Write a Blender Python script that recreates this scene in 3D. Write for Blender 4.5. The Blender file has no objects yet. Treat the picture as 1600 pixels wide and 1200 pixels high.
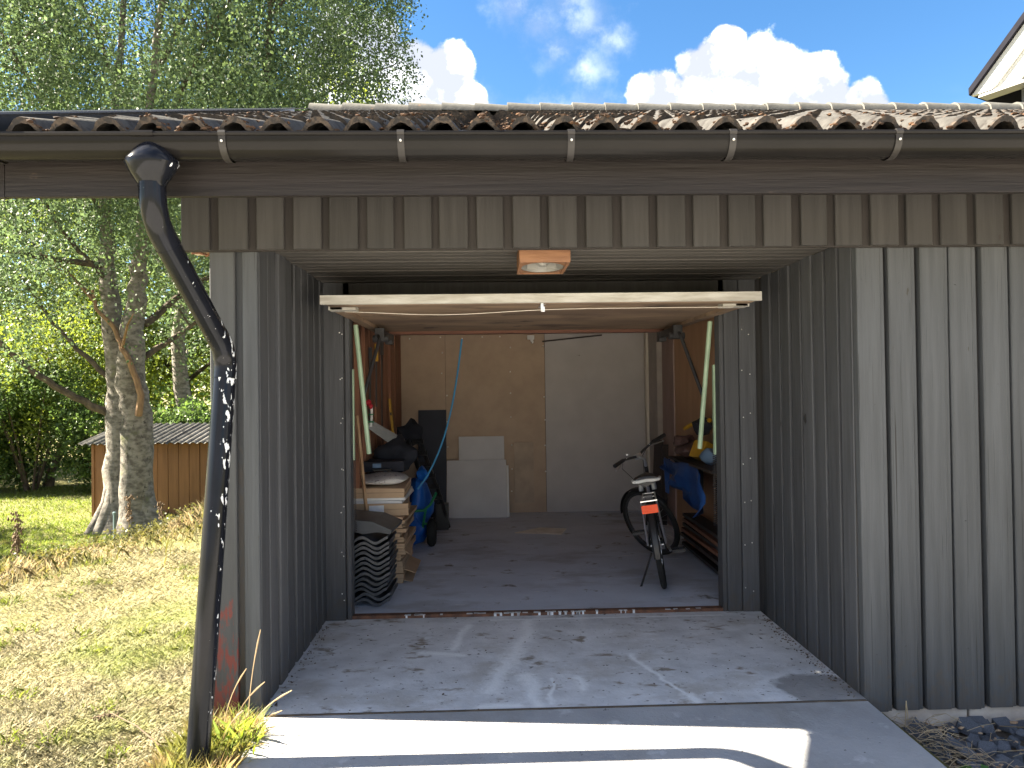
import bpy, bmesh, math, random
import numpy as np
from mathutils import Vector, Matrix, Euler, Quaternion
random.seed(7); RNG = np.random.default_rng(11)
S = bpy.context.scene
COL = S.collection
rad = math.radians

# ------------------------------------------------------------------ camera
cd = bpy.data.cameras.new('camera'); cam = bpy.data.objects.new('camera', cd); COL.objects.link(cam)
cd.sensor_width = 36.0; cd.lens = 1110/1600*36; cd.clip_start = .05; cd.clip_end = 3000
cam.matrix_world = Matrix.Translation((0, 0, 1.5)) @ Matrix.Rotation(rad(-1.71), 4, 'Z') @ Matrix.Rotation(rad(90.65), 4, 'X') @ Matrix.Rotation(rad(-.75), 4, 'Z')
S.camera = cam

# ------------------------------------------------------------------ light
SUN_TO = Vector((-1.0, .105, .79)).normalized()
sl = bpy.data.lights.new('sun', 'SUN'); sl.energy = 4.5; sl.angle = rad(.53); sl.color = (1, .90, .72)
sun = bpy.data.objects.new('sun', sl); COL.objects.link(sun)
sun.rotation_euler = (-SUN_TO).to_track_quat('-Z', 'Y').to_euler(); sun.location = (-20, 3, 20)

W = bpy.data.worlds.new('World'); S.world = W; W.use_nodes = True
def build_world():
    nt = W.node_tree; nt.nodes.clear(); N = nt.nodes.new; L = nt.links.new
    def math_(op, a, b=None, c=None, clamp=False):
        n = N('ShaderNodeMath'); n.operation = op; n.use_clamp = clamp
        for i, v in enumerate((a, b, c)):
            if v is None: continue
            if isinstance(v, (int, float)): n.inputs[i].default_value = v
            else: L(v, n.inputs[i])
        return n.outputs[0]
    out = N('ShaderNodeOutputWorld'); bg = N('ShaderNodeBackground'); L(bg.outputs[0], out.inputs[0])
    sky = N('ShaderNodeTexSky'); sky.sky_type = 'NISHITA'; sky.sun_disc = False
    sky.sun_elevation = math.asin(SUN_TO.z); sky.sun_rotation = math.atan2(SUN_TO.x, SUN_TO.y)
    sky.air_density = 1.0; sky.dust_density = .35; sky.ozone_density = 1.6
    tc = N('ShaderNodeTexCoord'); sep = N('ShaderNodeSeparateXYZ'); L(tc.outputs['Generated'], sep.inputs[0])
    x, y, z = sep.outputs
    # clouds: cumulus heaps standing over the ridge, drawn as soft balls of direction plus turbulence
    ns = N('ShaderNodeTexNoise'); ns.inputs['Scale'].default_value = 9; ns.inputs['Detail'].default_value = 9; ns.inputs['Roughness'].default_value = .62
    L(tc.outputs['Generated'], ns.inputs['Vector'])
    nb = N('ShaderNodeTexNoise'); nb.inputs['Scale'].default_value = 2.3; nb.inputs['Detail'].default_value = 6; nb.inputs['Roughness'].default_value = .6
    mp = N('ShaderNodeMapping'); mp.inputs['Scale'].default_value = (1, 1, 2.2); mp.inputs['Location'].default_value = (3.1, 7.7, .4)
    L(tc.outputs['Generated'], mp.inputs[0]); L(mp.outputs[0], nb.inputs['Vector'])
    nf = N('ShaderNodeTexNoise'); nf.inputs['Scale'].default_value = 26; nf.inputs['Detail'].default_value = 8; nf.inputs['Roughness'].default_value = .65
    L(tc.outputs['Generated'], nf.inputs['Vector'])
    vo = N('ShaderNodeTexVoronoi'); vo.feature = 'SMOOTH_F1'; vo.inputs['Scale'].default_value = 21; vo.inputs['Smoothness'].default_value = .35
    wv = N('ShaderNodeVectorMath'); wv.operation = 'MULTIPLY_ADD'
    L(nf.outputs['Color'], wv.inputs[0]); wv.inputs[1].default_value = (.05, .05, .05); L(tc.outputs['Generated'], wv.inputs[2]); L(wv.outputs[0], vo.inputs['Vector'])
    nz = math_('SUBTRACT', math_('MULTIPLY', math_('SUBTRACT', ns.outputs[0], .5), 1.5), math_('MULTIPLY', math_('SUBTRACT', vo.outputs['Distance'], .4), .75))
    ay = math_('MAXIMUM', y, .02)
    u = math_('DIVIDE', x, ay); v = math_('DIVIDE', z, ay)
    def blobs(lst):
        acc = None
        for (px, py, r) in lst:
            cu, cv, rr = (px-767)/1110, (613-py)/1110, r/1110
            du = math_('SUBTRACT', u, cu); dv = math_('SUBTRACT', v, cv)
            d = math_('SQRT', math_('ADD', math_('MULTIPLY', du, du), math_('MULTIPLY', dv, dv)))
            f = math_('SUBTRACT', 1.0, math_('DIVIDE', d, rr))
            acc = f if acc is None else math_('MAXIMUM', acc, f)
        return acc
    heap = blobs([(1045, 165, 68), (1135, 118, 78), (1150, 62, 34), (1205, 130, 82), (1290, 150, 72), (1365, 178, 62), (1180, 240, 190), (1330, 230, 110),
                  (692, 118, 62), (650, 108, 66), (620, 150, 90), (560, 110, 120), (732, 168, 46), (640, 250, 130)])
    wisp = blobs([(850, 40, 62), (880, 75, 55), (925, 30, 66), (925, 105, 55), (930, 160, 55), (810, 5, 50), (965, 60, 45), (760, 190, 75), (870, 195, 70), (900, -20, 90)])
    def smooth(t, a, b):
        n = N('ShaderNodeMapRange'); n.interpolation_type = 'SMOOTHSTEP'
        L(t, n.inputs[0]); n.inputs[1].default_value = a; n.inputs[2].default_value = b; return n.outputs[0]
    m1 = smooth(math_('ADD', heap, math_('MULTIPLY', nz, .55)), .02, .17)
    nzf = math_('ADD', math_('MULTIPLY', math_('SUBTRACT', nf.outputs[0], .5), 2.4), math_('MULTIPLY', nz, .5))
    m2 = math_('MULTIPLY', smooth(math_('ADD', math_('MULTIPLY', wisp, .8), math_('MULTIPLY', nzf, .62)), -.05, 1.0), .30)
    # the same fair-weather clouds over the unseen sky, coverage widened to add fill light
    away = math_('SUBTRACT', 1.0, smooth(y, .55, .8))
    m3 = math_('MULTIPLY', smooth(math_('ADD', nb.outputs[0], math_('MULTIPLY', nz, .10)), .44, .55), away)
    mask = math_('MAXIMUM', math_('MAXIMUM', m1, m2), m3)
    mask = math_('MULTIPLY', mask, smooth(z, -.02, .04))
    shade = N('ShaderNodeValToRGB'); e = shade.color_ramp.elements
    e[0].position = .19; e[0].color = (1.72, 1.83, 2.15, 1); e[1].position = .50; e[1].color = (7.5, 7.5, 7.6, 1)
    L(math_('ADD', math_('MULTIPLY', ns.outputs[0], .55), math_('ADD', math_('MULTIPLY', nf.outputs[0], .25), math_('MULTIPLY', vo.outputs['Distance'], -.30)), ), shade.inputs[0])
    hsv = N('ShaderNodeHueSaturation'); hsv.inputs['Saturation'].default_value = 1.28; hsv.inputs['Value'].default_value = .56
    L(sky.outputs[0], hsv.inputs['Color'])
    mix = N('ShaderNodeMix'); mix.data_type = 'RGBA'
    L(mask, mix.inputs['Factor']); L(hsv.outputs[0], mix.inputs['A']); L(shade.outputs[0], mix.inputs['B'])
    L(mix.outputs['Result'], bg.inputs['Color']); bg.inputs['Strength'].default_value = .051
build_world()

V = S.view_settings
S.display_settings.display_device = 'sRGB'
V.view_transform = 'Standard'; V.look = 'None'; V.gamma = 1; V.use_curve_mapping = False; V.exposure = 3.3
S.render.engine = 'CYCLES'
cy = S.cycles
cy.use_denoising = True; cy.max_bounces = 10; cy.diffuse_bounces = 6; cy.glossy_bounces = 4; cy.transmission_bounces = 6; cy.transparent_max_bounces = 8
cy.sample_clamp_indirect = 6; cy.caustics_reflective = False; cy.caustics_refractive = False

# ------------------------------------------------------------------ materials
def mat(name, c1, c2=None, scale=(6, 6, 6), rough=.7, bump=.25, bscale=None, detail=5, rand=.12, metal=0, spec=.4,
        spots=None, trans=0, island=None, lo=.35, hi=.65, extra=None, coat=0):
    """two-tone procedural surface; spots = [(colour, scale, threshold, softness)] wear with its own shape."""
    m = bpy.data.materials.new(name); m.use_nodes = True
    nt = m.node_tree; nt.nodes.clear(); N = nt.nodes.new; L = nt.links.new
    out = N('ShaderNodeOutputMaterial'); p = N('ShaderNodeBsdfPrincipled')
    tc = N('ShaderNodeTexCoord'); oi = N('ShaderNodeObjectInfo')
    va = N('ShaderNodeVectorMath'); va.operation = 'MULTIPLY_ADD'
    cmb = N('ShaderNodeCombineXYZ')
    for i in range(3): L(oi.outputs['Random'], cmb.inputs[i])
    L(cmb.outputs[0], va.inputs[0]); va.inputs[1].default_value = (37, 53, 29); L(tc.outputs['Object'], va.inputs[2])
    def noise(sc, det=5, rg=.55):
        mp = N('ShaderNodeMapping'); mp.inputs['Scale'].default_value = sc if isinstance(sc, tuple) else (sc, sc, sc)
        L(va.outputs[0], mp.inputs[0])
        n = N('ShaderNodeTexNoise'); n.inputs['Scale'].default_value = 1; n.inputs['Detail'].default_value = det; n.inputs['Roughness'].default_value = rg
        L(mp.outputs[0], n.inputs['Vector']); return n.outputs[0]
    def ramp(f, a, b, ca, cb):
        r = N('ShaderNodeValToRGB'); e = r.color_ramp.elements
        e[0].position = a; e[0].color = (*ca, 1); e[1].position = b; e[1].color = (*cb, 1); L(f, r.inputs[0]); return r.outputs[0]
    c2 = c2 or tuple(v*.8 for v in c1)
    n1 = noise(scale, detail)
    col = ramp(n1, lo, hi, c2, c1)
    for (sc_c, sc_s, th, soft) in (spots or []):
        f = ramp(noise(sc_s, 6, .6), th, min(1, th+soft), (0, 0, 0), (1, 1, 1))
        mx = N('ShaderNodeMix'); mx.data_type = 'RGBA'
        L(f, mx.inputs['Factor']); L(col, mx.inputs['A']); mx.inputs['B'].default_value = (*sc_c, 1); col = mx.outputs['Result']
    if extra: col = extra(nt, col, tc, noise, ramp)
    if island:
        g = N('ShaderNodeNewGeometry'); rp = N('ShaderNodeValToRGB'); els = rp.color_ramp.elements
        for k, (pos, c) in enumerate(island):
            e = els[k] if k < 2 else els.new(pos)
            e.position = pos; e.color = (*c, 1)
        L(g.outputs['Random Per Island'], rp.inputs[0])
        mx = N('ShaderNodeMix'); mx.data_type = 'RGBA'; mx.blend_type = 'MULTIPLY'; mx.inputs['Factor'].default_value = 1
        L(col, mx.inputs['A']); L(rp.outputs[0], mx.inputs['B']); col = mx.outputs['Result']
    if rand:
        h = N('ShaderNodeHueSaturation'); mr = N('ShaderNodeMapRange'); L(oi.outputs['Random'], mr.inputs[0])
        mr.inputs[3].default_value = 1-rand; mr.inputs[4].default_value = 1+rand
        L(mr.outputs[0], h.inputs['Value']); L(col, h.inputs['Color']); col = h.outputs[0]
    L(col, p.inputs['Base Color'])
    p.inputs['Roughness'].default_value = rough; p.inputs['Metallic'].default_value = metal
    p.inputs['Specular IOR Level'].default_value = spec
    if coat: p.inputs['Coat Weight'].default_value = coat; p.inputs['Coat Roughness'].default_value = .12
    if bump:
        b = N('ShaderNodeBump'); b.inputs['Strength'].default_value = bump; b.inputs['Distance'].default_value = .01
        L(noise(bscale or tuple(4*s for s in scale), 6, .62), b.inputs['Height']); L(b.outputs[0], p.inputs['Normal'])
    sh = p.outputs[0]
    if trans:
        t = N('ShaderNodeBsdfTranslucent'); hs = N('ShaderNodeHueSaturation'); hs.inputs['Hue'].default_value = .485; hs.inputs['Value'].default_value = 1.5; hs.inputs['Saturation'].default_value = 1.1
        L(col, hs.inputs['Color']); L(hs.outputs[0], t.inputs[0])
        ms = N('ShaderNodeMixShader'); ms.inputs[0].default_value = trans; L(sh, ms.inputs[1]); L(t.outputs[0], ms.inputs[2]); sh = ms.outputs[0]
    L(sh, out.inputs['Surface']); return m

def red_wear(nt, col, tc, noise, ramp):       # old red paint showing through low down on the corner board
    N, L = nt.nodes.new, nt.links.new
    s = N('ShaderNodeSeparateXYZ'); L(tc.outputs['Object'], s.inputs[0])
    mr = N('ShaderNodeMapRange'); L(s.outputs[2], mr.inputs[0]); mr.inputs[1].default_value = .0; mr.inputs[2].default_value = .95; mr.inputs[3].default_value = .15; mr.inputs[4].default_value = -.20
    a = N('ShaderNodeMath'); a.operation = 'ADD'; L(mr.outputs[0], a.inputs[0]); L(noise((38, 38, 9), 6, .65), a.inputs[1])
    f = ramp(a.outputs[0], .50, .58, (0, 0, 0), (1, 1, 1))
    mx = N('ShaderNodeMix'); mx.data_type = 'RGBA'; L(f, mx.inputs['Factor']); L(col, mx.inputs['A']); mx.inputs['B'].default_value = (.16, .045, .04, 1)
    return mx.outputs['Result']
def splash(nt, col, tc, noise, ramp):         # dirt thrown up against the foot of the boards, hairline checks and faded streaks
    N, L = nt.nodes.new, nt.links.new
    s = N('ShaderNodeSeparateXYZ'); L(tc.outputs['Object'], s.inputs[0])
    mr = N('ShaderNodeMapRange'); L(s.outputs[2], mr.inputs[0]); mr.inputs[1].default_value = .0; mr.inputs[2].default_value = .45; mr.inputs[3].default_value = .16; mr.inputs[4].default_value = -.25
    a = N('ShaderNodeMath'); a.operation = 'ADD'; L(mr.outputs[0], a.inputs[0]); L(noise((26, 26, 16), 7, .7), a.inputs[1])
    f = ramp(a.outputs[0], .52, .66, (0, 0, 0), (.55, .55, .55))
    mx = N('ShaderNodeMix'); mx.data_type = 'RGBA'; L(f, mx.inputs['Factor']); L(col, mx.inputs['A']); mx.inputs['B'].default_value = (.085, .072, .060, 1)
    f2 = ramp(noise((170, 40, 1.1), 3, .5), .665, .68, (0, 0, 0), (.85, .85, .85))
    m2 = N('ShaderNodeMix'); m2.data_type = 'RGBA'; L(f2, m2.inputs['Factor']); L(mx.outputs['Result'], m2.inputs['A']); m2.inputs['B'].default_value = (.022, .022, .022, 1)
    f3 = ramp(noise((14, 14, .7), 4, .6), .45, .75, (0, 0, 0), (.25, .25, .25))
    m3 = N('ShaderNodeMix'); m3.data_type = 'RGBA'; m3.blend_type = 'MULTIPLY'; L(f3, m3.inputs['Factor']); L(m2.outputs['Result'], m3.inputs['A']); m3.inputs['B'].default_value = (.62, .61, .60, 1)
    return m3.outputs['Result']
def pipe_wear(nt, col, tc, noise, ramp):      # splashes of white paint on the pipe
    N, L = nt.nodes.new, nt.links.new
    s = N('ShaderNodeSeparateXYZ'); L(tc.outputs['Object'], s.inputs[0])
    mr = N('ShaderNodeMapRange'); L(s.outputs[0], mr.inputs[0]); mr.inputs[1].default_value = -1.22; mr.inputs[2].default_value = -1.13; mr.inputs[3].default_value = -.06; mr.inputs[4].default_value = .13
    a = N('ShaderNodeMath'); a.operation = 'ADD'; L(mr.outputs[0], a.inputs[0]); L(noise((46, 46, 20), 4, .6), a.inputs[1])
    f = ramp(a.outputs[0], .69, .705, (0, 0, 0), (1, 1, 1))
    mx = N('ShaderNodeMix'); mx.data_type = 'RGBA'; L(f, mx.inputs['Factor']); L(col, mx.inputs['A']); mx.inputs['B'].default_value = (.75, .77, .8, 1)
    return mx.outputs['Result']
def slab_streaks(nt, col, tc, noise, ramp):   # dried whitewash trails and a brown damp patch on the old slab
    N, L = nt.nodes.new, nt.links.new
    def m(op, a, b=None, c=None, cl=False):
        n = N('ShaderNodeMath'); n.operation = op; n.use_clamp = cl
        for i, v in enumerate((a, b, c)):
            if v is None: continue
            if isinstance(v, (int, float)): n.inputs[i].default_value = v
            else: L(v, n.inputs[i])
        return n.outputs[0]
    s = N('ShaderNodeSeparateXYZ'); L(tc.outputs['Object'], s.inputs[0])
    nw = noise(3.5, 3, .5); X = m('ADD', s.outputs[0], m('MULTIPLY', m('SUBTRACT', nw, .5), .16)); Y = s.outputs[1]
    best = None
    for (x0, y0, x1, y1, w) in STREAKS:
        dx, dy = x1-x0, y1-y0; q = dx*dx+dy*dy
        t = m('ADD', m('MULTIPLY', m('SUBTRACT', X, x0), dx/q), m('MULTIPLY', m('SUBTRACT', Y, y0), dy/q), cl=True)
        ex = m('SUBTRACT', m('SUBTRACT', X, x0), m('MULTIPLY', t, dx)); ey = m('SUBTRACT', m('SUBTRACT', Y, y0), m('MULTIPLY', t, dy))
        d = m('DIVIDE', m('SQRT', m('ADD', m('MULTIPLY', ex, ex), m('MULTIPLY', ey, ey))), w)
        best = d if best is None else m('MINIMUM', best, d)
    f = m('SUBTRACT', 1.45, best)
    f = m('MULTIPLY', m('ADD', f, m('MULTIPLY', m('SUBTRACT', noise(26, 7, .7), .5), 2.6)), .8, cl=True)
    f2 = ramp(noise((7, 16, 7), 8, .68), .60, .72, (0, 0, 0), (.45, .45, .45))
    mx = N('ShaderNodeMix'); mx.data_type = 'RGBA'; L(m('MULTIPLY', m('MAXIMUM', f, f2), .95), mx.inputs['Factor']); L(col, mx.inputs['A']); mx.inputs['B'].default_value = (.86, .87, .88, 1)
    # damp patch in the corner by the right wall
    ex = m('MULTIPLY', m('SUBTRACT', s.outputs[0], 1.66), 1.9); ey = m('MULTIPLY', m('SUBTRACT', Y, 3.52), 2.6)
    r = m('ADD', m('SQRT', m('ADD', m('MULTIPLY', ex, ex), m('MULTIPLY', ey, ey))), m('MULTIPLY', m('SUBTRACT', noise(5, 4, .55), .5), .7))
    f3 = ramp(r, .42, .52, (.6, .6, .6), (0, 0, 0))
    mx2 = N('ShaderNodeMix'); mx2.data_type = 'RGBA'; L(f3, mx2.inputs['Factor']); L(mx.outputs['Result'], mx2.inputs['A']); mx2.inputs['B'].default_value = (.105, .09, .075, 1)
    return mx2.outputs['Result']
STREAKS = [(.22, 4.66, .14, 4.2, .05), (.14, 4.2, -.02, 3.62, .06), (-.16, 4.6, -.27, 4.2, .03), (.17, 3.8, .22, 3.45, .035), (.28, 3.75, .29, 3.45, .012),
           (.80, 4.05, .84, 3.85, .022), (.84, 3.85, .95, 3.5, .014), (.95, 3.5, .97, 3.44, .04), (.42, 3.75, .47, 3.6, .02), (-.05, 3.44, .12, 3.44, .03), (-.4, 4.15, -.2, 4.1, .03),
           (.0, 4.7, 1.5, 4.7, .012)]
def vgrain(k=1.): return (30*k, 30*k, 1.6*k)

PAINT = mat('painted_board', (.077, .082, .090), (.061, .065, .071), vgrain(), .62, .35, (60, 60, 3), rand=.11, spec=.22, spots=[((.05, .048, .045), (20, 20, 5), .715, .03), ((.15, .15, .15), (60, 60, 40), .76, .02)], extra=splash)
PAINT_RED = mat('worn_red_board', (.074, .077, .082), (.059, .061, .065), vgrain(), .62, .35, (60, 60, 3), rand=0, spec=.3, extra=red_wear)
PAINT_BACK = mat('recessed_board', (.060, .058, .058), (.045, .043, .043), vgrain(), .7, .3, (60, 60, 3), rand=.05, spec=.2)
PAINT_IN = mat('inner_board', (.083, .086, .095), (.062, .064, .071), vgrain(), .6, .35, (60, 60, 3), rand=.14, spec=.25, spots=[((.3, .29, .28), (70, 70, 50), .77, .02)], extra=splash)
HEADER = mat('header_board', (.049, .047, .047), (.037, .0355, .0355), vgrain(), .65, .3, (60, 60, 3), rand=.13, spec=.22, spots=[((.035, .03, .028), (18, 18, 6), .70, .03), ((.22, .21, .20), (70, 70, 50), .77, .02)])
FASCIA = mat('fascia_paint', (.017, .0135, .0135), (.0105, .0085, .0085), (1.2, 20, 20), .6, .4, (3, 60, 60), rand=0, spec=.3, spots=[((.05, .036, .03), (6, 9, 9), .68, .05), ((.2, .19, .18), (50, 50, 50), .80, .02)])
CEILP = mat('ceiling_paint', (.082, .076, .070), (.056, .052, .048), (1.6, 30, 30), .65, .3, (3, 60, 60), rand=.12, spec=.3)
RAWWOOD = mat('raw_wood', (.48, .34, .21), (.34, .20, .11), (24, 24, 4), .75, .3, rand=.1)
SOFFITW = mat('bare_end_wood', (.62, .52, .42), (.42, .28, .18), (9, 30, 30), .8, .4, rand=0, spots=[((.25, .09, .05), (14, 14, 14), .6, .05)])
LAMPW = mat('lamp_teak', (.25, .125, .065), (.17, .08, .042), (4, 30, 30), .5, .2, rand=0)
STUD = mat('interior_stud', (.31, .145, .085), (.20, .085, .052), (24, 24, 2), .7, .25, rand=.2)
PLY = mat('interior_plywood', (.44, .265, .155), (.36, .21, .12), (5, 5, 1), .6, .15, rand=.04)
CHIP = mat('particle_board', (.50, .385, .29), (.44, .335, .25), (5, 5, 5), .75, .1, rand=.03)
GYPS = mat('grey_plasterboard', (.54, .515, .51), (.48, .46, .455), (3, 3, 3), .8, .06, rand=.03, spots=[((.3, .28, .27), (8, 8, 14), .74, .03)])
GYPS2 = mat('light_plasterboard', (.62, .62, .64), (.56, .56, .58), (3, 3, 3), .8, .06, rand=.05)
WHITEP = mat('white_post_paint', (.68, .63, .55), (.58, .53, .46), (8, 8, 2), .6, .1, rand=0)
SCREW = mat('screw_head', (.85, .84, .80), None, rough=.35, bump=0, metal=.3, rand=0)
DOORW = mat('weathered_white_rail', (.52, .51, .48), (.36, .34, .30), (5, 30, 30), .7, .35, rand=0, spots=[((.24, .10, .06), (5, 40, 60), .72, .04), ((.25, .22, .18), (9, 50, 50), .70, .06)])
DOORU = mat('door_plywood', (.31, .22, .15), (.16, .11, .08), (1.2, 2.6, 6), .75, .2, rand=0, spots=[((.085, .06, .045), (1.8, 2.6, 3), .54, .14), ((.05, .035, .028), (3, 4, 3), .62, .06)])
GREEN_ST = mat('green_steel', (.34, .46, .32), (.26, .36, .25), (5, 5, 5), .45, .05, rand=.03, spec=.5)
DARK_ST = mat('dark_steel', (.055, .055, .06), (.04, .04, .045), rough=.45, bump=.1, metal=.4, rand=.1)
CHROME = mat('bright_steel', (.72, .73, .75), (.62, .63, .65), rough=.28, bump=0, metal=.9, rand=0)
BLACKP = mat('black_plastic', (.022, .022, .024), (.016, .016, .018), rough=.4, bump=.05, rand=.1)
RUBBER = mat('rubber', (.018, .018, .018), (.012, .012, .012), rough=.8, bump=.2, rand=0)
PIPE = mat('black_pipe_coat', (.010, .011, .016), (.008, .009, .012), (8, 8, 8), .12, .015, rand=0, spec=.17, extra=pipe_wear)
GUTTER = mat('gutter_coat', (.013, .012, .012), (.010, .0095, .0095), (3, 8, 8), .18, .015, rand=0, spec=.10, spots=[((.3, .3, .3), (90, 90, 90), .80, .02)])
def tile_dirt(nt, col, tc, noise, ramp):      # lichen and black grime on the exposed front edge of each tile
    N, L = nt.nodes.new, nt.links.new
    s = N('ShaderNodeSeparateXYZ'); L(tc.outputs['Object'], s.inputs[0])
    mr = N('ShaderNodeMapRange'); L(s.outputs[1], mr.inputs[0]); mr.inputs[1].default_value = .0; mr.inputs[2].default_value = .05; mr.inputs[3].default_value = .30; mr.inputs[4].default_value = -.14
    a = N('ShaderNodeMath'); a.operation = 'ADD'; L(mr.outputs[0], a.inputs[0]); L(noise((30, 30, 30), 6, .65), a.inputs[1])
    f = ramp(a.outputs[0], .52, .60, (0, 0, 0), (.92, .92, .92))
    c = ramp(noise((45, 45, 45), 5, .6), .44, .60, (.030, .027, .026), (.075, .058, .046))
    mx = N('ShaderNodeMix'); mx.data_type = 'RGBA'; L(f, mx.inputs['Factor']); L(col, mx.inputs['A']); L(c, mx.inputs['B'])
    return mx.outputs['Result']
TILE = mat('concrete_tile', (.066, .063, .060), (.042, .040, .038), (22, 22, 22), .9, .5, (90, 90, 90), rand=.12, spec=.2,
           spots=[((.024, .021, .020), (14, 14, 14), .54, .10), ((.055, .036, .024), (12, 8, 12), .62, .08), ((.16, .155, .145), (60, 60, 60), .72, .03)], extra=tile_dirt)
MOSS = mat('roof_moss', (.075, .042, .022), (.03, .022, .016), (30, 30, 30), 1, .6, rand=.3, island=[(0, (.6, .5, .5)), (.6, (1.2, 1.0, .8)), (1, (2.0, 2.0, 2.2))])
RIDGE = mat('ridge_concrete', (.10, .097, .09), (.072, .070, .065), (10, 10, 10), .85, .3, rand=.1, spots=[((.22, .12, .06), (9, 9, 9), .68, .05)])
METALV = mat('verge_metal', (.12, .13, .15), (.10, .105, .12), (2, 2, 2), .25, .02, rand=0, metal=.6)
SLAB_OLD = mat('old_slab_concrete', (.74, .745, .765), (.56, .56, .57), (5.5, 7, 5), .85, .5, (40, 40, 40), detail=9, rand=0, spec=.25, lo=.32, hi=.66, extra=slab_streaks,
               spots=[((.50, .48, .46), (2.1, 3.2, 2), .53, .14), ((.30, .26, .22), (5, 9, 5), .60, .08), ((.70, .71, .73), (9, 15, 9), .62, .05), ((.13, .125, .12), (24, 34, 20), .635, .04), ((.22, .14, .08), (11, 11, 11), .74, .03)])
SLAB_NEW = mat('driveway_concrete', (.43, .43, .44), (.33, .33, .34), (2.0, 2.0, 2), .85, .4, (60, 60, 60), rand=0, spec=.25, spots=[((.13, .125, .12), (26, 26, 26), .68, .03), ((.31, .305, .30), (2.2, 2.2, 2), .55, .15), ((.52, .52, .53), (6, 6, 6), .60, .08)])
FLOOR_IN = mat('garage_floor_concrete', (.68, .74, .85), (.57, .62, .72), (1.4, 2.2, 2), .8, .3, (40, 40, 40), rand=0, spec=.3, spots=[((.45, .48, .54), (1.7, 3.2, 2), .50, .16), ((.22, .215, .21), (5, 5, 5), .63, .07), ((.85, .86, .88), (5, 22, 5), .66, .05), ((.10, .10, .10), (30, 30, 30), .70, .03)])
RUST = mat('rusty_sill', (.20, .095, .055), (.09, .05, .035), (20, 20, 20), .85, .4, rand=0)
CHALK = mat('white_paint_chips', (.8, .8, .8), (.6, .6, .6), (30, 30, 30), .8, .2, rand=0)
BLOCK = mat('plinth_block', (.58, .51, .44), (.45, .38, .32), (12, 12, 12), .9, .4, rand=.08)
SHARD = mat('slate_shard', (.135, .145, .17), (.075, .08, .092), (18, 18, 18), .75, .35, rand=.3, spec=.4)
SOIL = mat('soil', (.13, .10, .075), (.07, .055, .042), (12, 12, 12), .95, .5, rand=0)
STRAW = mat('dry_straw', (.55, .45, .30), None, rough=.8, bump=0, rand=.1, trans=.25, island=[(0, (.45, .42, .4)), (.5, (.85, .82, .75)), (1, (1.15, 1.12, 1.1))])
LAWN = mat('lawn_ground', (.19, .175, .085), (.155, .15, .06), (.9, .9, .9), .95, .5, (70, 70, 70), rand=0, spec=.1, spots=[((.24, .21, .13), (1.6, 1.6, 1.6), .56, .12)])
CARD = mat('cardboard', (.48, .34, .22), (.40, .275, .175), (5, 5, 5), .85, .1, rand=.14)
CARD_IN = mat('cardboard_edge', (.40, .285, .185), (.30, .21, .135), (9, 9, 90), .85, .2, rand=.14)
WHITE = mat('white_plastic', (.75, .75, .74), (.66, .66, .65), rough=.5, bump=.03, rand=.04)
TARP = mat('blue_tarp', (.02, .085, .30), (.012, .05, .19), (6, 6, 6), .55, .3, rand=.05)
BLUEBAG = mat('blue_sack', (.012, .13, .52), (.008, .075, .34), (7, 7, 7), .45, .4, rand=.05)
NAVY = mat('navy_board', (.035, .04, .06), (.026, .03, .045), (3, 3, 3), .6, .05, rand=0)
YELLOW = mat('yellow_paint', (.52, .30, .03), (.42, .235, .02), (9, 9, 9), .45, .05, rand=.05)
GREENF = mat('green_frame', (.02, .20, .085), (.015, .14, .06), rough=.4, bump=.02, rand=0)
REDP = mat('red_plastic', (.55, .03, .05), None, rough=.45, bump=0, rand=.05)
ORANGE = mat('orange_reflector', (1, .095, .012), (.95, .07, .008), (60, 60, 60), .3, .1, rand=0, spec=.25)
GREYP = mat('grey_shovel', (.36, .37, .38), (.29, .30, .31), (6, 6, 6), .5, .1, rand=0)
BLUECABLE = mat('blue_hose', (.05, .30, .58), (.04, .24, .48), rough=.4, bump=0, rand=0)
BARK = mat('birch_bark', (.24, .22, .195), (.10, .09, .078), (9, 9, 15), .9, 1.0, (20, 20, 30), detail=9, rand=.08, spec=.15, lo=.36, hi=.62, spots=[((.045, .04, .036), (13, 13, 10), .60, .09), ((.13, .135, .075), (3, 3, 3), .62, .12)])
BARK2 = mat('limb_bark', (.13, .105, .08), (.06, .05, .04), (10, 10, 5), .9, .6, rand=.15, spec=.15)
BARK3 = mat('bare_limb_wood', (.26, .16, .085), (.16, .095, .055), (14, 14, 5), .85, .5, rand=0)
def leafmat(name, c, tr, v=.24): 
    return mat(name, c, tuple(x*.5 for x in c), (1.3, 1.3, 1.3), .48, 0, rand=.05, spec=.28, trans=tr, island=[(0, (1-v, 1-v, 1-v)), (.5, (1, 1, 1)), (1, (1+v*1.3, 1+v, 1-v*.3))])
LEAF_B = leafmat('birch_leaf', (.108, .166, .084), .42)
LEAF_L = leafmat('lime_leaf', (.165, .225, .05), .54)
LEAF_D = leafmat('shrub_leaf', (.105, .18, .058), .40)
LEAF_W = leafmat('weed_leaf', (.13, .135, .05), .4)
GRASSM = mat('grass_blade', (.35, .325, .205), None, (1.3, 1.3, 1.3), rough=.6, bump=0, rand=0, spec=.25, trans=.35, spots=[((.24, .275, .105), (.9, .9, .9), .50, .14)],
             island=[(0, (.50, .52, .45)), (.5, (.9, .9, .86)), (1, (1.3, 1.27, 1.35))])
SHEDW = mat('shed_board', (.27, .135, .062), (.215, .105, .048), (18, 18, 1.4), .75, .2, rand=.08)
ETERNIT = mat('shed_roofing', (.15, .145, .14), (.085, .08, .075), (5, 5, 5), .9, .4, rand=.08, spots=[((.10, .10, .075), (3, 3, 3), .6, .1)])
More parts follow.
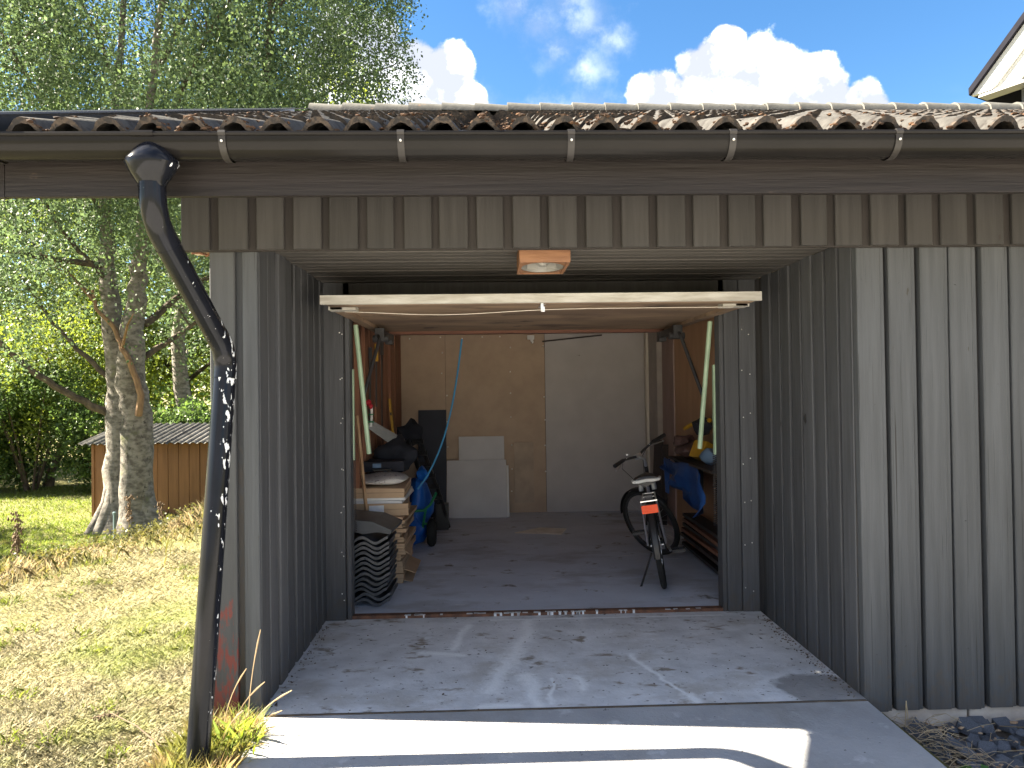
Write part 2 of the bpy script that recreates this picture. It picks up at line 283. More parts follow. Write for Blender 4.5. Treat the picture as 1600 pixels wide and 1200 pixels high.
GABLEW = mat('white_bargeboard', (.80, .79, .76), (.72, .71, .69), (3, 3, 3), .5, .05, rand=0)
HOUSEG = mat('grey_house_wall', (.14, .14, .145), (.12, .12, .125), (12, 12, 3), .7, .1, rand=.05)
ROOFEDGE = mat('dark_roof_edge', (.014, .014, .02), None, rough=.9, bump=0, rand=0, spec=.08)
FABRIC = mat('floral_cloth', (.70, .68, .66), (.60, .58, .57), (10, 10, 10), .9, .2, rand=0, spots=[((.24, .20, .22), (34, 34, 34), .60, .03)])
DARKCL = mat('dark_cloth', (.02, .023, .035), (.012, .013, .02), (8, 8, 8), .9, .3, rand=.15)
GREYB = mat('dark_roofing_plastic', (.060, .065, .075), (.045, .05, .057), (8, 8, 8), .42, .15, rand=.15, spec=.5)
BROWNB = mat('brown_bag', (.11, .065, .06), (.06, .035, .033), (12, 12, 12), .7, .2, rand=.1)
DKWOOD = mat('dark_stained_board', (.06, .045, .04), (.035, .027, .025), (20, 20, 2), .6, .2, rand=.1)
PAPER = mat('label_paper', (.72, .74, .78), (.62, .64, .70), (30, 30, 30), .8, 0, rand=0)
GALV = mat('galvanised_pole', (.13, .19, .20), (.10, .15, .16), rough=.5, bump=.05, rand=0)

# ------------------------------------------------------------------ mesh helpers
class MB:
    def __init__(s): s.v = []; s.f = []; s.mi = []
    def add(s, vs, fs, mi=0):
        o = len(s.v); s.v += [tuple(v) for v in vs]; s.f += [tuple(i+o for i in f) for f in fs]; s.mi += [mi]*len(fs)
    def box(s, c, d, rot=None, mi=0):
        c = Vector(c); h = Vector(d)/2; R = Euler(rot).to_matrix() if rot else Matrix.Identity(3)
        vs = [c+R@Vector((x*h.x, y*h.y, z*h.z)) for x in (-1, 1) for y in (-1, 1) for z in (-1, 1)]
        s.add(vs, [(0, 1, 3, 2), (4, 6, 7, 5), (0, 4, 5, 1), (2, 3, 7, 6), (0, 2, 6, 4), (1, 5, 7, 3)], mi)
    def hexa(s, vs, mi=0): s.add(vs, [(0, 3, 2, 1), (4, 5, 6, 7), (0, 1, 5, 4), (1, 2, 6, 5), (2, 3, 7, 6), (3, 0, 4, 7)], mi)
    def tube(s, pts, r, n=8, cap=True, mi=0, flat=1.0, up=None):
        pts = [Vector(p) for p in pts]; k = len(pts); rr = r if isinstance(r, (list, tuple)) else [r]*k
        vs = []; prev = None
        for i, p in enumerate(pts):
            t = (pts[min(i+1, k-1)]-pts[max(i-1, 0)]).normalized()
            if prev is None:
                a = Vector(up) if up else (Vector((0, 0, 1)) if abs(t.z) < .9 else Vector((1, 0, 0)))
                u = (a-t*a.dot(t)).normalized()
            else: u = (prev-t*prev.dot(t)).normalized()
            prev = u; w = t.cross(u)
            for j in range(n):
                an = 2*math.pi*j/n; vs.append(p+rr[i]*(math.cos(an)*u+math.sin(an)*w*flat))
        fs = [(i*n+j, i*n+(j+1) % n, (i+1)*n+(j+1) % n, (i+1)*n+j) for i in range(k-1) for j in range(n)]
        if cap: fs += [tuple(range(n))[::-1], tuple((k-1)*n+j for j in range(n))]
        s.add(vs, fs, mi)
    def lathe(s, prof, c=(0, 0, 0), axis='Z', n=20, mi=0, sx=1, sy=1):
        vs = []
        for (r, h) in prof:
            for j in range(n):
                a = 2*math.pi*j/n; x, y = r*math.cos(a)*sx, r*math.sin(a)*sy
                q = {'Z': (x, y, h), 'Y': (x, h, y), 'X': (h, x, y)}[axis]; vs.append((q[0]+c[0], q[1]+c[1], q[2]+c[2]))
        k = len(prof)
        s.add(vs, [(i*n+j, i*n+(j+1) % n, (i+1)*n+(j+1) % n, (i+1)*n+j) for i in range(k-1) for j in range(n)], mi)
    def torus(s, R, r, c=(0, 0, 0), n=36, m=8, axis='Y', mi=0, sq=1.0):
        vs = []
        for i in range(n):
            a = 2*math.pi*i/n
            for j in range(m):
                b = 2*math.pi*j/m; q = R+r*math.cos(b); h = r*sq*math.sin(b)
                x, y = q*math.cos(a), q*math.sin(a)
                p = {'Y': (x, h, y), 'X': (h, x, y), 'Z': (x, y, h)}[axis]; vs.append((p[0]+c[0], p[1]+c[1], p[2]+c[2]))
        s.add(vs, [(i*m+j, i*m+(j+1) % m, ((i+1) % n)*m+(j+1) % m, ((i+1) % n)*m+j) for i in range(n) for j in range(m)], mi)
    def prism(s, poly, y0, y1, axis='Y', mi=0):
        n = len(poly); f = {'Y': lambda a, b, t: (a, t, b), 'X': lambda a, b, t: (t, a, b), 'Z': lambda a, b, t: (a, b, t)}[axis]
        vs = [f(a, b, y0) for a, b in poly]+[f(a, b, y1) for a, b in poly]
        s.add(vs, [tuple(range(n))[::-1], tuple(range(n, 2*n))]+[(i, (i+1) % n, n+(i+1) % n, n+i) for i in range(n)], mi)
    def blob(s, c, r, seed=0, amp=.25, sub=2, mi=0, squash=(1, 1, 1)):
        bm = bmesh.new(); bmesh.ops.create_icosphere(bm, subdivisions=sub, radius=1); rn = random.Random(seed)
        ph = [rn.uniform(0, 6.28) for _ in range(6)]
        vs = []
        for v in bm.verts:
            p = v.co; k = 1+amp*(math.sin(3.1*p.x+ph[0])*math.sin(2.7*p.y+ph[1])+.6*math.sin(5.3*p.z+ph[2])*math.sin(4.4*p.x+ph[3]))
            vs.append((c[0]+p.x*k*r*squash[0], c[1]+p.y*k*r*squash[1], c[2]+p.z*k*r*squash[2]))
        bm.verts.index_update(); s.add(vs, [tuple(v.index for v in f.verts) for f in bm.faces], mi); bm.free()
    def mesh(s, name, smooth=False):
        me = bpy.data.meshes.new(name); me.from_pydata(s.v, [], s.f)
        bm = bmesh.new(); bm.from_mesh(me); bmesh.ops.recalc_face_normals(bm, faces=bm.faces); bm.to_mesh(me); bm.free()
        me.polygons.foreach_set('material_index', s.mi)
        if smooth:
            me.polygons.foreach_set('use_smooth', [True]*len(me.polygons)); me.update()
            try: me.set_sharp_from_angle(angle=rad(38))
            except Exception: pass
        me.update(); return me
def link(name, me, mats, parent=None, loc=None, rot=None):
    o = bpy.data.objects.new(name, me); COL.objects.link(o)
    for m in (mats if isinstance(mats, (list, tuple)) else [mats]):
        if me is not None and len(me.materials) < (len(mats) if isinstance(mats, (list, tuple)) else 1): me.materials.append(m)
    if parent is not None: setpar(o, parent)
    if loc is not None: o.location = loc
    if rot is not None: o.rotation_euler = rot
    return o
def origin_of(p):
    m = Matrix.Identity(4)
    chain = []
    while p is not None: chain.append(p); p = p.parent
    for q in reversed(chain): m = m @ q.matrix_parent_inverse @ q.matrix_basis
    return m
def setpar(o, parent, world=True):
    o.parent = parent
    o.matrix_parent_inverse = origin_of(parent).inverted() if world else Matrix.Identity(4)
def empty(name, loc=(0, 0, 0), parent=None):
    o = bpy.data.objects.new(name, None); COL.objects.link(o); o.empty_display_size = .1
    if parent is not None: setpar(o, parent)
    o.location = loc; return o
def thing(o, label, cat, group=None):
    o['label'] = label; o['category'] = cat
    if group: o['group'] = group
    return o
def struct(o): o['kind'] = 'structure'; return o
def stuff(o): o['kind'] = 'stuff'; return o
def part(name, mb, m, parent, smooth=False): return link(name, mb.mesh(name, smooth), m, parent)
def boxpart(name, c, d, m, parent, rot=None):
    b = MB(); b.box((0, 0, 0), d); return link(name, b.mesh(name), m, parent, c, rot)
def quads_mesh(name, V4, tri=False):
    """fast mesh from an (n,k,3) array of separate k-gons"""
    n, k = V4.shape[:2]; me = bpy.data.meshes.new(name)
    me.vertices.add(n*k); me.vertices.foreach_set('co', V4.reshape(-1).astype(np.float32))
    me.loops.add(n*k); me.loops.foreach_set('vertex_index', np.arange(n*k, dtype=np.int32))
    me.polygons.add(n); me.polygons.foreach_set('loop_start', np.arange(0, n*k, k, dtype=np.int32))
    try: me.polygons.foreach_set('loop_total', np.full(n, k, dtype=np.int32))
    except Exception: pass
    me.update(calc_edges=True); me.validate(); return me
def lap_mesh(name, w, t, h, lip=.019, dp=.009, ch=.004):
    b = MB(); poly = [(-w/2, t), (-w/2, ch), (-w/2+ch, 0), (w/2-ch, 0), (w/2, ch), (w/2, dp), (w/2+lip, dp), (w/2+lip, t)]
    n = 8; vs = [(x, y, 0) for x, y in poly]+[(x, y, h) for x, y in poly]
    b.add(vs, [(0, 1, 2, 3, 4, 5), (0, 5, 6, 7), (13, 12, 11, 10, 9, 8), (15, 14, 13, 8)]+[(i, n+i, n+(i+1) % n, (i+1) % n) for i in range(n)]); return b.mesh(name)
def board_mesh(name, w, t, h, ch=.004, axis='Z'):
    """chamfered plank: width along local x, thickness along y (front = -y), length along z"""
    b = MB(); poly = [(-w/2, t), (-w/2, ch), (-w/2+ch, 0), (w/2-ch, 0), (w/2, ch), (w/2, t)]
    vs = [(x, y, 0) for x, y in poly]+[(x, y, h) for x, y in poly]; n = 6
    b.add(vs, [tuple(range(n)), tuple(range(n, 2*n))[::-1]]+[(i, n+i, n+(i+1) % n, (i+1) % n) for i in range(n)]); return b.mesh(name)

# ------------------------------------------------------------------ terrain
WFY = 3.42            # front face of the facade
def ground_z(x, y):
    d = (x+4.25)*-.943+(y-6.6)*.333
    t = np.clip(d/2.3, 0, 1); z = -.05-.85*(t*t*(3-2*t))-.045*np.clip(-1.4-x, 0, 3)*0
    z = z-.13*np.clip((x-1.85)/.12, 0, 1)*(y < 12)
    z = z+.02*np.sin(x*2.1+y*1.3)*np.sin(y*1.7-x*.6)*np.clip((-1.5-x)/.6, 0, 1)
    return z
def build_ground():
    xs = np.unique(np.concatenate([np.linspace(-250, -30, 12), np.linspace(-30, -12, 13), np.linspace(-12, -1.5, 64), np.linspace(-1.5, 3, 40), np.linspace(3, 30, 12), np.linspace(30, 250, 8)]))
    ys = np.unique(np.concatenate([np.linspace(-250, -10, 12), np.linspace(-10, 2, 14), np.linspace(2, 14, 72), np.linspace(14, 40, 20), np.linspace(40, 300, 12)]))
    X, Y = np.meshgrid(xs, ys); Z = ground_z(X, Y)
    Z = np.where((X > -1.25) & (X < 1.84) & (Y > 1.0) & (Y < 13), -.30, Z); Z = np.where((X > -7.3) & (X < 16.3) & (Y > -27) & (Y < 1.0), -.30, Z)     # under the slabs
    Z = np.where((X > -1.25) & (X < 5.6) & (Y > 3.5) & (Y < 13), -.30, Z)
    n, m = X.shape; b = MB()
    b.v = list(map(tuple, np.stack([X, Y, Z], -1).reshape(-1, 3)))
    b.f = [(i*m+j, i*m+j+1, (i+1)*m+j+1, (i+1)*m+j) for i in range(n-1) for j in range(m-1)]; b.mi = [0]*len(b.f)
    struct(link('ground', b.mesh('ground', True), LAWN))
build_ground()
b = MB(); b.hexa([(-1.13, 3.405, -.3), (1.80, 3.405, -.3), (1.80, 4.775, -.3), (-1.13, 4.775, -.3), (-1.13, 3.405, -.012), (1.80, 3.405, -.012), (1.80, 4.775, 0), (-1.13, 4.775, 0)])
struct(link('recess_slab', b.mesh('recess_slab'), SLAB_OLD))
b = MB()
for (ya, yb) in ((3.397, 1.21),):
    za, zb = (-.015-(3.39-ya)*.012, -.015-(3.39-yb)*.012)
    b.hexa([(-1.085, yb, -.3), (1.80, yb, -.3), (1.80, ya, -.3), (-1.085, ya, -.3), (-1.085, yb, zb), (1.80, yb, zb), (1.80, ya, za), (-1.085, ya, za)])
struct(link('driveway', b.mesh('driveway'), SLAB_NEW))
b = MB(); b.box((.355, 3.402, -.055), (2.88, .012, .09)); struct(link('slab_joint', b.mesh('slab_joint'), SOIL))
b = MB(); b.box((.42, 6.86, -.1), (3.2, 4.02, .2)); struct(link('garage_floor', b.mesh('garage_floor'), FLOOR_IN))
b = MB(); b.hexa([(-7, -26, -.3), (16, -26, -.3), (16, 1.2, -.3), (-7, 1.2, -.3), (-7, -26, -.045), (16, -26, -.045), (16, 1.2, -.045), (-7, 1.2, -.045)])
struct(link('bounce_ground', b.mesh('bounce_ground'), mat('pale_bounce_ground', (.60, .57, .53), (.50, .48, .45), (40, 40, 40), .9, .5, rand=0)))  # unseen pale ground added behind the camera to bounce sunlight into the shade
b = MB(); b.hexa([(1.815, .5, -.3), (3.2, .5, -.3), (3.2, 3.44, -.3), (1.815, 3.44, -.3), (1.815, .5, -.19), (3.2, .5, -.19), (3.2, 3.44, -.165), (1.815, 3.44, -.165)])
struct(link('soil_bed', b.mesh('soil_bed'), SOIL))

# ------------------------------------------------------------------ the garage
G = empty('garage', (.3, 4.8, 0))
thing(G, 'dark grey board clad garage with open door and concrete tiled roof', 'garage')
def boards(parent, p0, direction, length, z0, z1, w, gap, mats, face, t=.022, name='board', jit=.004, zj=.006, start=0.0, lap=False):
    """upright planks along a wall; face = rotation about z (0 looks to -Y)"""
    meshes = [(lap_mesh if lap else board_mesh)(name, w+random.uniform(-.006, .006), t, z1-z0) for _ in range(3)]
    x = start+w/2; k = 0
    while x+w/2 <= length+.001:
        me = meshes[k % 3]
        px = p0[0]+direction[0]*(x+random.uniform(-jit, jit)); py = p0[1]+direction[1]*(x+random.uniform(-jit, jit))
        off = random.uniform(-.003, .003); nx, ny = math.sin(face), -math.cos(face)
        m_ = mats[k] if isinstance(mats, list) and k < len(mats) else (mats[-1] if isinstance(mats, list) else mats)
        me2 = me if m_ in list(me.materials) or not me.materials else me.copy()
        if me2 is not me: me2.materials.clear()
        link(name, me2, m_, parent, (px+nx*off, py+ny*off, z0+random.uniform(-zj, zj)), (random.uniform(-.0015, .0015), random.uniform(-.002, .002), face))
        x += w+gap; k += 1
# right facade
fw = empty('facade_wall', (1.8, WFY, 0), G)
boxpart('backing_board', (3.81, WFY+.052, 1.10), (3.98, .02, 2.33), PAINT_BACK, fw)
boards(fw, (1.802, WFY), (1, 0), 4.0, -.075, 2.26, .120, .034, PAINT, 0, .04, jit=.003, lap=True)
pl = empty('plinth', (1.9, WFY, -.1), G)
for i, x in enumerate(np.arange(1.83, 5.8, .5)):
    boxpart('block', (x+.246, WFY+.075, -.165), (.488, .10, .17), BLOCK, pl, (0, 0, random.uniform(-.006, .006)))
# left wing wall
ww = empty('wing_wall', (-1.22, WFY, 0), G)
boxpart('backing_board', (-1.222, 8.0, 1.10), (.135, 9.06, 2.29), PAINT_BACK, ww)
me = board_mesh('board', .118, .034, 2.28)
o = link('board', me, PAINT_RED, ww, (-1.275, WFY, -.07)); o['label'] = 'grey corner board with old red paint showing near its foot'
link('board', board_mesh('board', .072, .034, 2.28), PAINT, ww, (-1.145, WFY, -.07))
boxpart('corner_strip', (-1.20, WFY+.036, 1.07), (.06, .012, 2.27), PAINT, ww)
boards(ww, (-1.110, WFY+.02), (0, 1), 1.36, -.02, 2.245, .124, .030, PAINT_IN, rad(90), .04)
boards(ww, (-1.338, WFY+.03), (0, 1), 8.9, -.10, 2.42, .124, .030, PAINT, rad(-90), .04)
# right wall of the recess
rw = empty('recess_wall', (1.85, 4.1, 0), G)
boxpart('backing_board', (1.857, 4.105, 1.11), (.05, 1.33, 2.28), PAINT_BACK, rw)
boxpart('corner_board', (1.835, WFY+.062, 1.08), (.066, .020, 2.33), PAINT, rw)
boards(rw, (1.800, 3.475), (0, 1), 1.30, -.02, 2.245, .124, .026, PAINT_IN, rad(-90), .030)
# wall around the door opening
dw = empty('door_surround', (.3, 4.77, 0), G)
boxpart('backing_board', (-1.03, 4.815, 1.1), (.17, .06, 2.3), PAINT_BACK, dw)
boxpart('backing_board', (1.70, 4.815, 1.1), (.29, .06, 2.3), PAINT_BACK, dw)
link('board', board_mesh('board', .132, .026, 2.25), PAINT_IN, dw, (-1.045, 4.757, 0))
link('jamb', board_mesh('jamb', .030, .10, 2.12), PAINT_IN, dw, (-.957, 4.77, 0))
link('board', board_mesh('board', .115, .026, 2.25), PAINT_IN, dw, (1.742, 4.757, 0))
link('board', board_mesh('board', .098, .026, 2.25), PAINT_IN, dw, (1.632, 4.765, 0))
link('jamb', board_mesh('jamb', .030, .10, 2.12), PAINT_IN, dw, (1.566, 4.77, 0))
boxpart('lintel', (.32, 4.83, 2.19), (2.6, .09, .17), PAINT_BACK, dw)
boxpart('trim_board', (.32, 4.765, 2.135), (2.36, .03, .07), PAINT_IN, dw)
sl_ = boxpart('door_sill', (.31, 4.802, .008), (2.50, .055, .028), RUST, dw)
b = MB()
for i in range(46):
    x = random.choice([random.uniform(-.8, 1.4), random.gauss(.05, .22)]); w = random.uniform(.008, .05)
    b.box((x, 4.773+random.uniform(-.001, .012), .0225), (w, random.uniform(.008, .03), .002), (0, 0, random.uniform(-.1, .1)))
    if random.random() < .5: b.box((x, 4.772, .012), (random.uniform(.006, .02), .0025, .02))
stuff(part('paint_chips', b, CHALK, dw))
# knots and nail heads
b = MB()
for (y, z, r) in ((4.02, 1.325, .030), (4.36, 1.28, .016)): b.blob((1.797, y, z), r, 3, .1, 2, squash=(.12, .5, 1))
stuff(part('knots', b, BLACKP, rw))
b = MB(); rn = random.Random(8)
for x in (-1.0, -.985, 1.70, 1.75):
    for z in np.arange(.15, 2.0, .29): b.blob((x+rn.uniform(-.004, .004), 4.755, z+rn.uniform(-.03, .03)), .0045, 1, 0, 1)
stuff(part('nail_heads', b, SCREW, dw))
b = MB()
for i in range(26):
    for z in (.25, .85, 1.45, 2.05):
        if rn.random() < .55: b.blob((1.86+i*.154+rn.uniform(-.04, .04), WFY+.001, z+rn.uniform(-.06, .06)), .0028, 1, 0, 1)
stuff(part('nail_heads', b, DARK_ST, fw))
# recess ceiling
rc = empty('recess_ceiling', (.3, 4.1, 2.25), G)
boxpart('backing_board', (.345, 4.11, 2.285), (2.93, 1.36, .03), PAINT_BACK, rc)
cb = MB(); cb.prism([(-.046, .022), (-.046, .008), (-.037, 0), (.037, 0), (.046, .008), (.046, .022)], -1.46, 1.46, 'X'); cbm = cb.mesh('ceiling_board')
for i in range(14):
    link('ceiling_board', cbm, CEILP, rc, (.345, 3.475+i*.0975, 2.243+random.uniform(-.002, .002)))
# header of upright boards over the recess
hd = empty('header', (.3, 3.38, 2.3), G)
boxpart('backing_board', (2.185, 3.388, 2.345), (7.23, .022, .33), mat('header_recess', (.036, .032, .031), (.028, .025, .024), vgrain(), .7, .3, rand=0, spec=.2), hd)
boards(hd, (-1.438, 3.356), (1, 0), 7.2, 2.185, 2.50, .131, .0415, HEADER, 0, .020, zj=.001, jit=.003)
boxpart('bare_end', (-1.39, 3.47, 2.20), (.09, .12, .018), SOFFITW, hd)
b = MB()
for i in range(5): b.box((-1.40+i*.012, 3.44+i*.015, 2.186), (.05, .012, .006), (random.uniform(-.3, .3), random.uniform(-.3, .3), random.uniform(0, 3)))
part('splintered_wood', b, STUD, hd)
# fascia
boxpart('fascia_board', (2.005, 2.835, 2.395), (7.78, .028, .215), FASCIA, G)
boxpart('fascia_board', (-1.955, 2.838, 2.393), (.13, .028, .213), FASCIA, G)
boxpart('soffit', (2.0, 3.13, 2.52), (7.7, .55, .02), FASCIA, G, (rad(22), 0, 0))
# roof
SLOPE = math.atan(.405); EY, EZ = 2.68, 2.493; RIDGE_Y = 7.4
RF = empty('roof', (2, 5, 3.4), G)
def roof_pt(x, s, h=0): return (x, EY+s*math.cos(SLOPE)-h*math.sin(SLOPE), EZ+s*math.sin(SLOPE)+h*math.cos(SLOPE))
TW, TE, TL = .31, .345, .425
def tile_mesh(seed, seg=26):
    rn = random.Random(seed); b = MB(); n = seg+1; th = .023
    xs = [TW*1.04*i/seg for i in range(n)]
    def prof(x): 
        c = math.cos(2*math.pi*(x/.155-.5)); return .029*c-.0045*math.cos(4*math.pi*(x/.155-.5))
    top0 = [(x, rn.uniform(-.004, .004), prof(x)+.026+rn.uniform(-.002, .002)) for x in xs]; top1 = [(x, TL, prof(x)) for x in xs]
    bot0 = [(x, .001, z-th+rn.uniform(-.002, .002)) for (x, y, z) in top0]; bot1 = [(x, TL, prof(x)-th) for x in xs]
    b.add(top0+top1+bot0+bot1, [(i, i+1, n+i+1, n+i) for i in range(seg)]+[(2*n+i, 3*n+i, 3*n+i+1, 2*n+i+1) for i in range(seg)]+[(i, 2*n+i, 2*n+i+1, i+1) for i in range(seg)]+[(0, n, 3*n, 2*n), (seg, 2*n+seg, 3*n+seg, n+seg)])
    return b.mesh('roof_tile', True)
tms = [tile_mesh(i, 26) for i in range(4)]; tms_lo = [tile_mesh(i+9, 14) for i in range(3)]
cells = []
for r in range(15):
    for c in range(25):
        x = -1.80+c*TW; p = roof_pt(x, r*TE); px = 767+(p[0]+.15)/p[1]*1110
        cells.append((0 if -60 < px < 1660 else 1, p[1], r, c, p))
cells.sort(key=lambda q: (q[0], q[1]))
rest = MB()
for k, (f, d, r, c, p) in enumerate(cells):
    me = (tms[(r*7+c*3) % 4] if r < 2 else tms_lo[(r+c*2) % 3])
    rt = (SLOPE+random.uniform(-.006, .006), random.uniform(-.006, .006), random.uniform(-.008, .008))
    if k < 298: link('roof_tile', me, TILE, RF, p, rt)
    else:
        M_ = Matrix.Translation(p) @ Euler(rt).to_matrix().to_4x4(); rest.add([M_ @ v.co for v in me.vertices], [tuple(pl_.vertices) for pl_ in me.polygons])
if rest.v: stuff(part('far_roof_tiles', rest, TILE, RF, True))
# moss and litter caught on the tile edges and in the troughs
b = MB(); rn = random.Random(3)
for i in range(1900):
    r = rn.choice([0, 0, 0, 0, 1, 1, 2, 2, 3, 4, 5]); x = rn.uniform(-1.8, 3.2 if r < 2 else 4.5); ph = math.cos(2*math.pi*((x+1.8)/.155-.5))
    if ph > .2 and rn.random() < .55: continue
    if math.sin(x*2.3+r)+math.sin(x*5.1+2*r) < -.35 and rn.random() < .8: continue
    s = r*TE+(rn.uniform(-.006, .03) if rn.random() < .55 else rn.uniform(.0, .22)); rr = rn.uniform(.003, .0085)*(1.2 if r < 2 else 1)
    h = .027*ph+.026+(rn.uniform(-.022, .004) if s-r*TE < .002 else .0)
    p = roof_pt(x, s, h)
    b.blob(p, rr, rn.randint(0, 999), .4, 1, squash=(1.5, 1.0, .75))
stuff(part('moss', b, MOSS, RF))
# ridge tiles
b = MB(); n = 9
v0 = [(0, .155*math.cos(math.pi*j/(n-1)), .125*math.sin(math.pi*j/(n-1))) for j in range(n)]; v1 = [(.41, .125*math.cos(math.pi*j/(n-1)), .098*math.sin(math.pi*j/(n-1))) for j in range(n)]
v2 = [(0, y*.86, z*.84) for (_, y, z) in v0]; v3 = [(.41, y*.86, z*.84) for (_, y, z) in v1]
b.add(v0+v1+v2+v3, [(j, j+1, n+j+1, n+j) for j in range(n-1)]+[(j, 2*n+j, 2*n+j+1, j+1) for j in range(n-1)]+[(2*n+j, 3*n+j, 3*n+j+1, 2*n+j+1) for j in range(n-1)])
rm = b.mesh('ridge_tile', True)
RZ = EZ+.405*(RIDGE_Y-EY)-.012
for i in range(23): link('ridge_tile', rm, RIDGE, RF, (-1.82+i*.338, RIDGE_Y, RZ+random.uniform(-.004, .004)), (0, random.uniform(-.008, .008), random.uniform(-.012, .012)))
# decking, back slope, verge
b = MB(); h = -.075
b.hexa([roof_pt(-1.93, .10, h-.03), roof_pt(5.9, .10, h-.03), roof_pt(5.9, 5.0, h-.03), roof_pt(-1.93, 5.0, h-.03), roof_pt(-1.93, .10, h), roof_pt(5.9, .10, h), roof_pt(5.9, 5.0, h), roof_pt(-1.93, 5.0, h)])
b.hexa([(-1.93, 12.3, 2.35), (5.9, 12.3, 2.35), (5.9, 7.42, 4.30), (-1.93, 7.42, 4.30), (-1.93, 12.3, 2.42), (5.9, 12.3, 2.42), (5.9, 7.42, 4.37), (-1.93, 7.42, 4.37)])
part('roof_deck', b, DKWOOD, RF)
b = MB()
b.hexa([roof_pt(-1.985, .0, .058), roof_pt(-1.80, .0, .058), roof_pt(-1.80, 5.05, .058), roof_pt(-1.985, 5.05, .058), roof_pt(-1.985, .0, .066), roof_pt(-1.80, .0, .066), roof_pt(-1.80, 5.05, .066), roof_pt(-1.985, 5.05, .066)])
b.hexa([roof_pt(-1.995, .0, -.16), roof_pt(-1.983, .0, -.16), roof_pt(-1.983, 5.05, -.16), roof_pt(-1.995, 5.05, -.16), roof_pt(-1.995, .0, .069), roof_pt(-1.983, .0, .069), roof_pt(-1.983, 5.05, .069), roof_pt(-1.995, 5.05, .069)])
part('verge_flashing', b, METALV, RF)
b = MB(); b.hexa([roof_pt(-1.96, .32, -.17), roof_pt(-1.80, .32, -.17), roof_pt(-1.80, 5.0, -.17), roof_pt(-1.96, 5.0, -.17), roof_pt(-1.96, .32, -.02), roof_pt(-1.82, .32, -.02), roof_pt(-1.82, 5.0, -.02), roof_pt(-1.96, 5.0, -.02)])
part('barge_board', b, FASCIA, RF)
b = MB(); b.prism([(3.45, 2.4), (11.8, 2.4), (7.4, 4.2)], -1.33, -1.27, 'X'); part('gable_boarding', b, PAINT, G)
# gutter
BRACKET = mat('gutter_bracket_coat', (.030, .028, .028), (.024, .022, .022), rough=.4, bump=.02, rand=0, spec=.25)
GT = empty('gutter', (2, 2.72, 2.4), G)
def gut_prof(k=0, n=14): return [(2.722-.066*math.cos(math.pi*i/(n-1))*(1+k), 2.472-.078*max(0.,math.sin(math.pi*i/(n-1)))**.8*(1+k)) for i in range(n)]
b = MB(); po, pi_ = gut_prof(0), gut_prof(-.03)
n = len(po); vs = [(x, *q) for x in (-2.05, 5.9) for q in po]+[(x, *q) for x in (-2.05, 5.9) for q in pi_]
b.add(vs, [(i, i+1, n+i+1, n+i) for i in range(n-1)]+[(2*n+i, 3*n+i, 3*n+i+1, 2*n+i+1) for i in range(n-1)])
b.tube([(-2.05, 2.657, 2.474), (5.9, 2.657, 2.474)], .0095, 8)
b.prism(po, -2.053, -2.049, 'X')
part('trough', b, GUTTER, GT, True)
for x in (-1.845, -.985, -.325, .315, .93, 1.57, 2.25, 2.9, 3.55, 4.2, 4.85, 5.5):
    b = MB(); q = gut_prof(.075); n = len(q)
    vs = [(xx, *p) for xx in (x-.013, x+.013) for p in q]; b.add(vs, [(i, i+1, n+i+1, n+i) for i in range(n-1)])
    b.tube([(x-.0135, 2.657, 2.475), (x+.0135, 2.657, 2.475)], .0125, 8)
    part('bracket', b, BRACKET, GT, True)
    b = MB(); b.blob((x, 2.648, 2.444), .0055, 1, 0, 1); part('rivet', b, SCREW, G)
b = MB(); b.tube([(-1.315, 2.657, 2.475), (-1.235, 2.657, 2.475)], .0128, 8); part('joint_clip', b, GUTTER, GT, True)
# downpipe: hopper, two bends, sloping piece and leaning pipe
DP = empty('downpipe', (-1.22, 3.0, 0), G)
R_ = .0475
b = MB(); b.lathe([(.030, 2.452), (.060, 2.425), (.095, 2.383), (.098, 2.370), (.072, 2.325), (.053, 2.297), (.050, 2.285)], (-1.258, 2.688, 0), n=28, sy=.8)
part('hopper', b, PIPE, DP, True)
A, B_, C_ = Vector((-1.258, 2.690, 2.30)), Vector((-1.258, 2.70, 2.165)), Vector((-1.172, 3.19, 1.690)); D_ = Vector((-1.228, 2.975, -.06))
def bend(p0, p1, p2, l, n=7):
    a = p1+(p0-p1).normalized()*l; c = p1+(p2-p1).normalized()*l
    return [a*(1-t)**2+2*p1*t*(1-t)+c*t*t for t in [i/(n-1) for i in range(n)]]
bu = bend(A, B_, C_, .085); bl = bend(B_, C_, D_, .085)
for nm, pts, r in (('upper_bend', [A]+bu+[bu[-1]+(C_-B_).normalized()*.035], R_+.001), ('sloping_pipe', [bu[-1], bl[0]], R_), ('lower_bend', [bl[0]-(C_-B_).normalized()*.03]+bl+[bl[-1]+(D_-C_).normalized()*.03], R_+.001), ('pipe', [bl[-1], bl[-1].lerp(D_, .5), D_], R_)):
    b = MB(); b.tube(pts, r, 22)
    if 'bend' in nm:
        for q, q2 in ((pts[-2], pts[-1]),): b.tube([q2-(q2-q).normalized()*.006, q2], r+.0016, 22)
    part(nm, b, PIPE, DP, True)

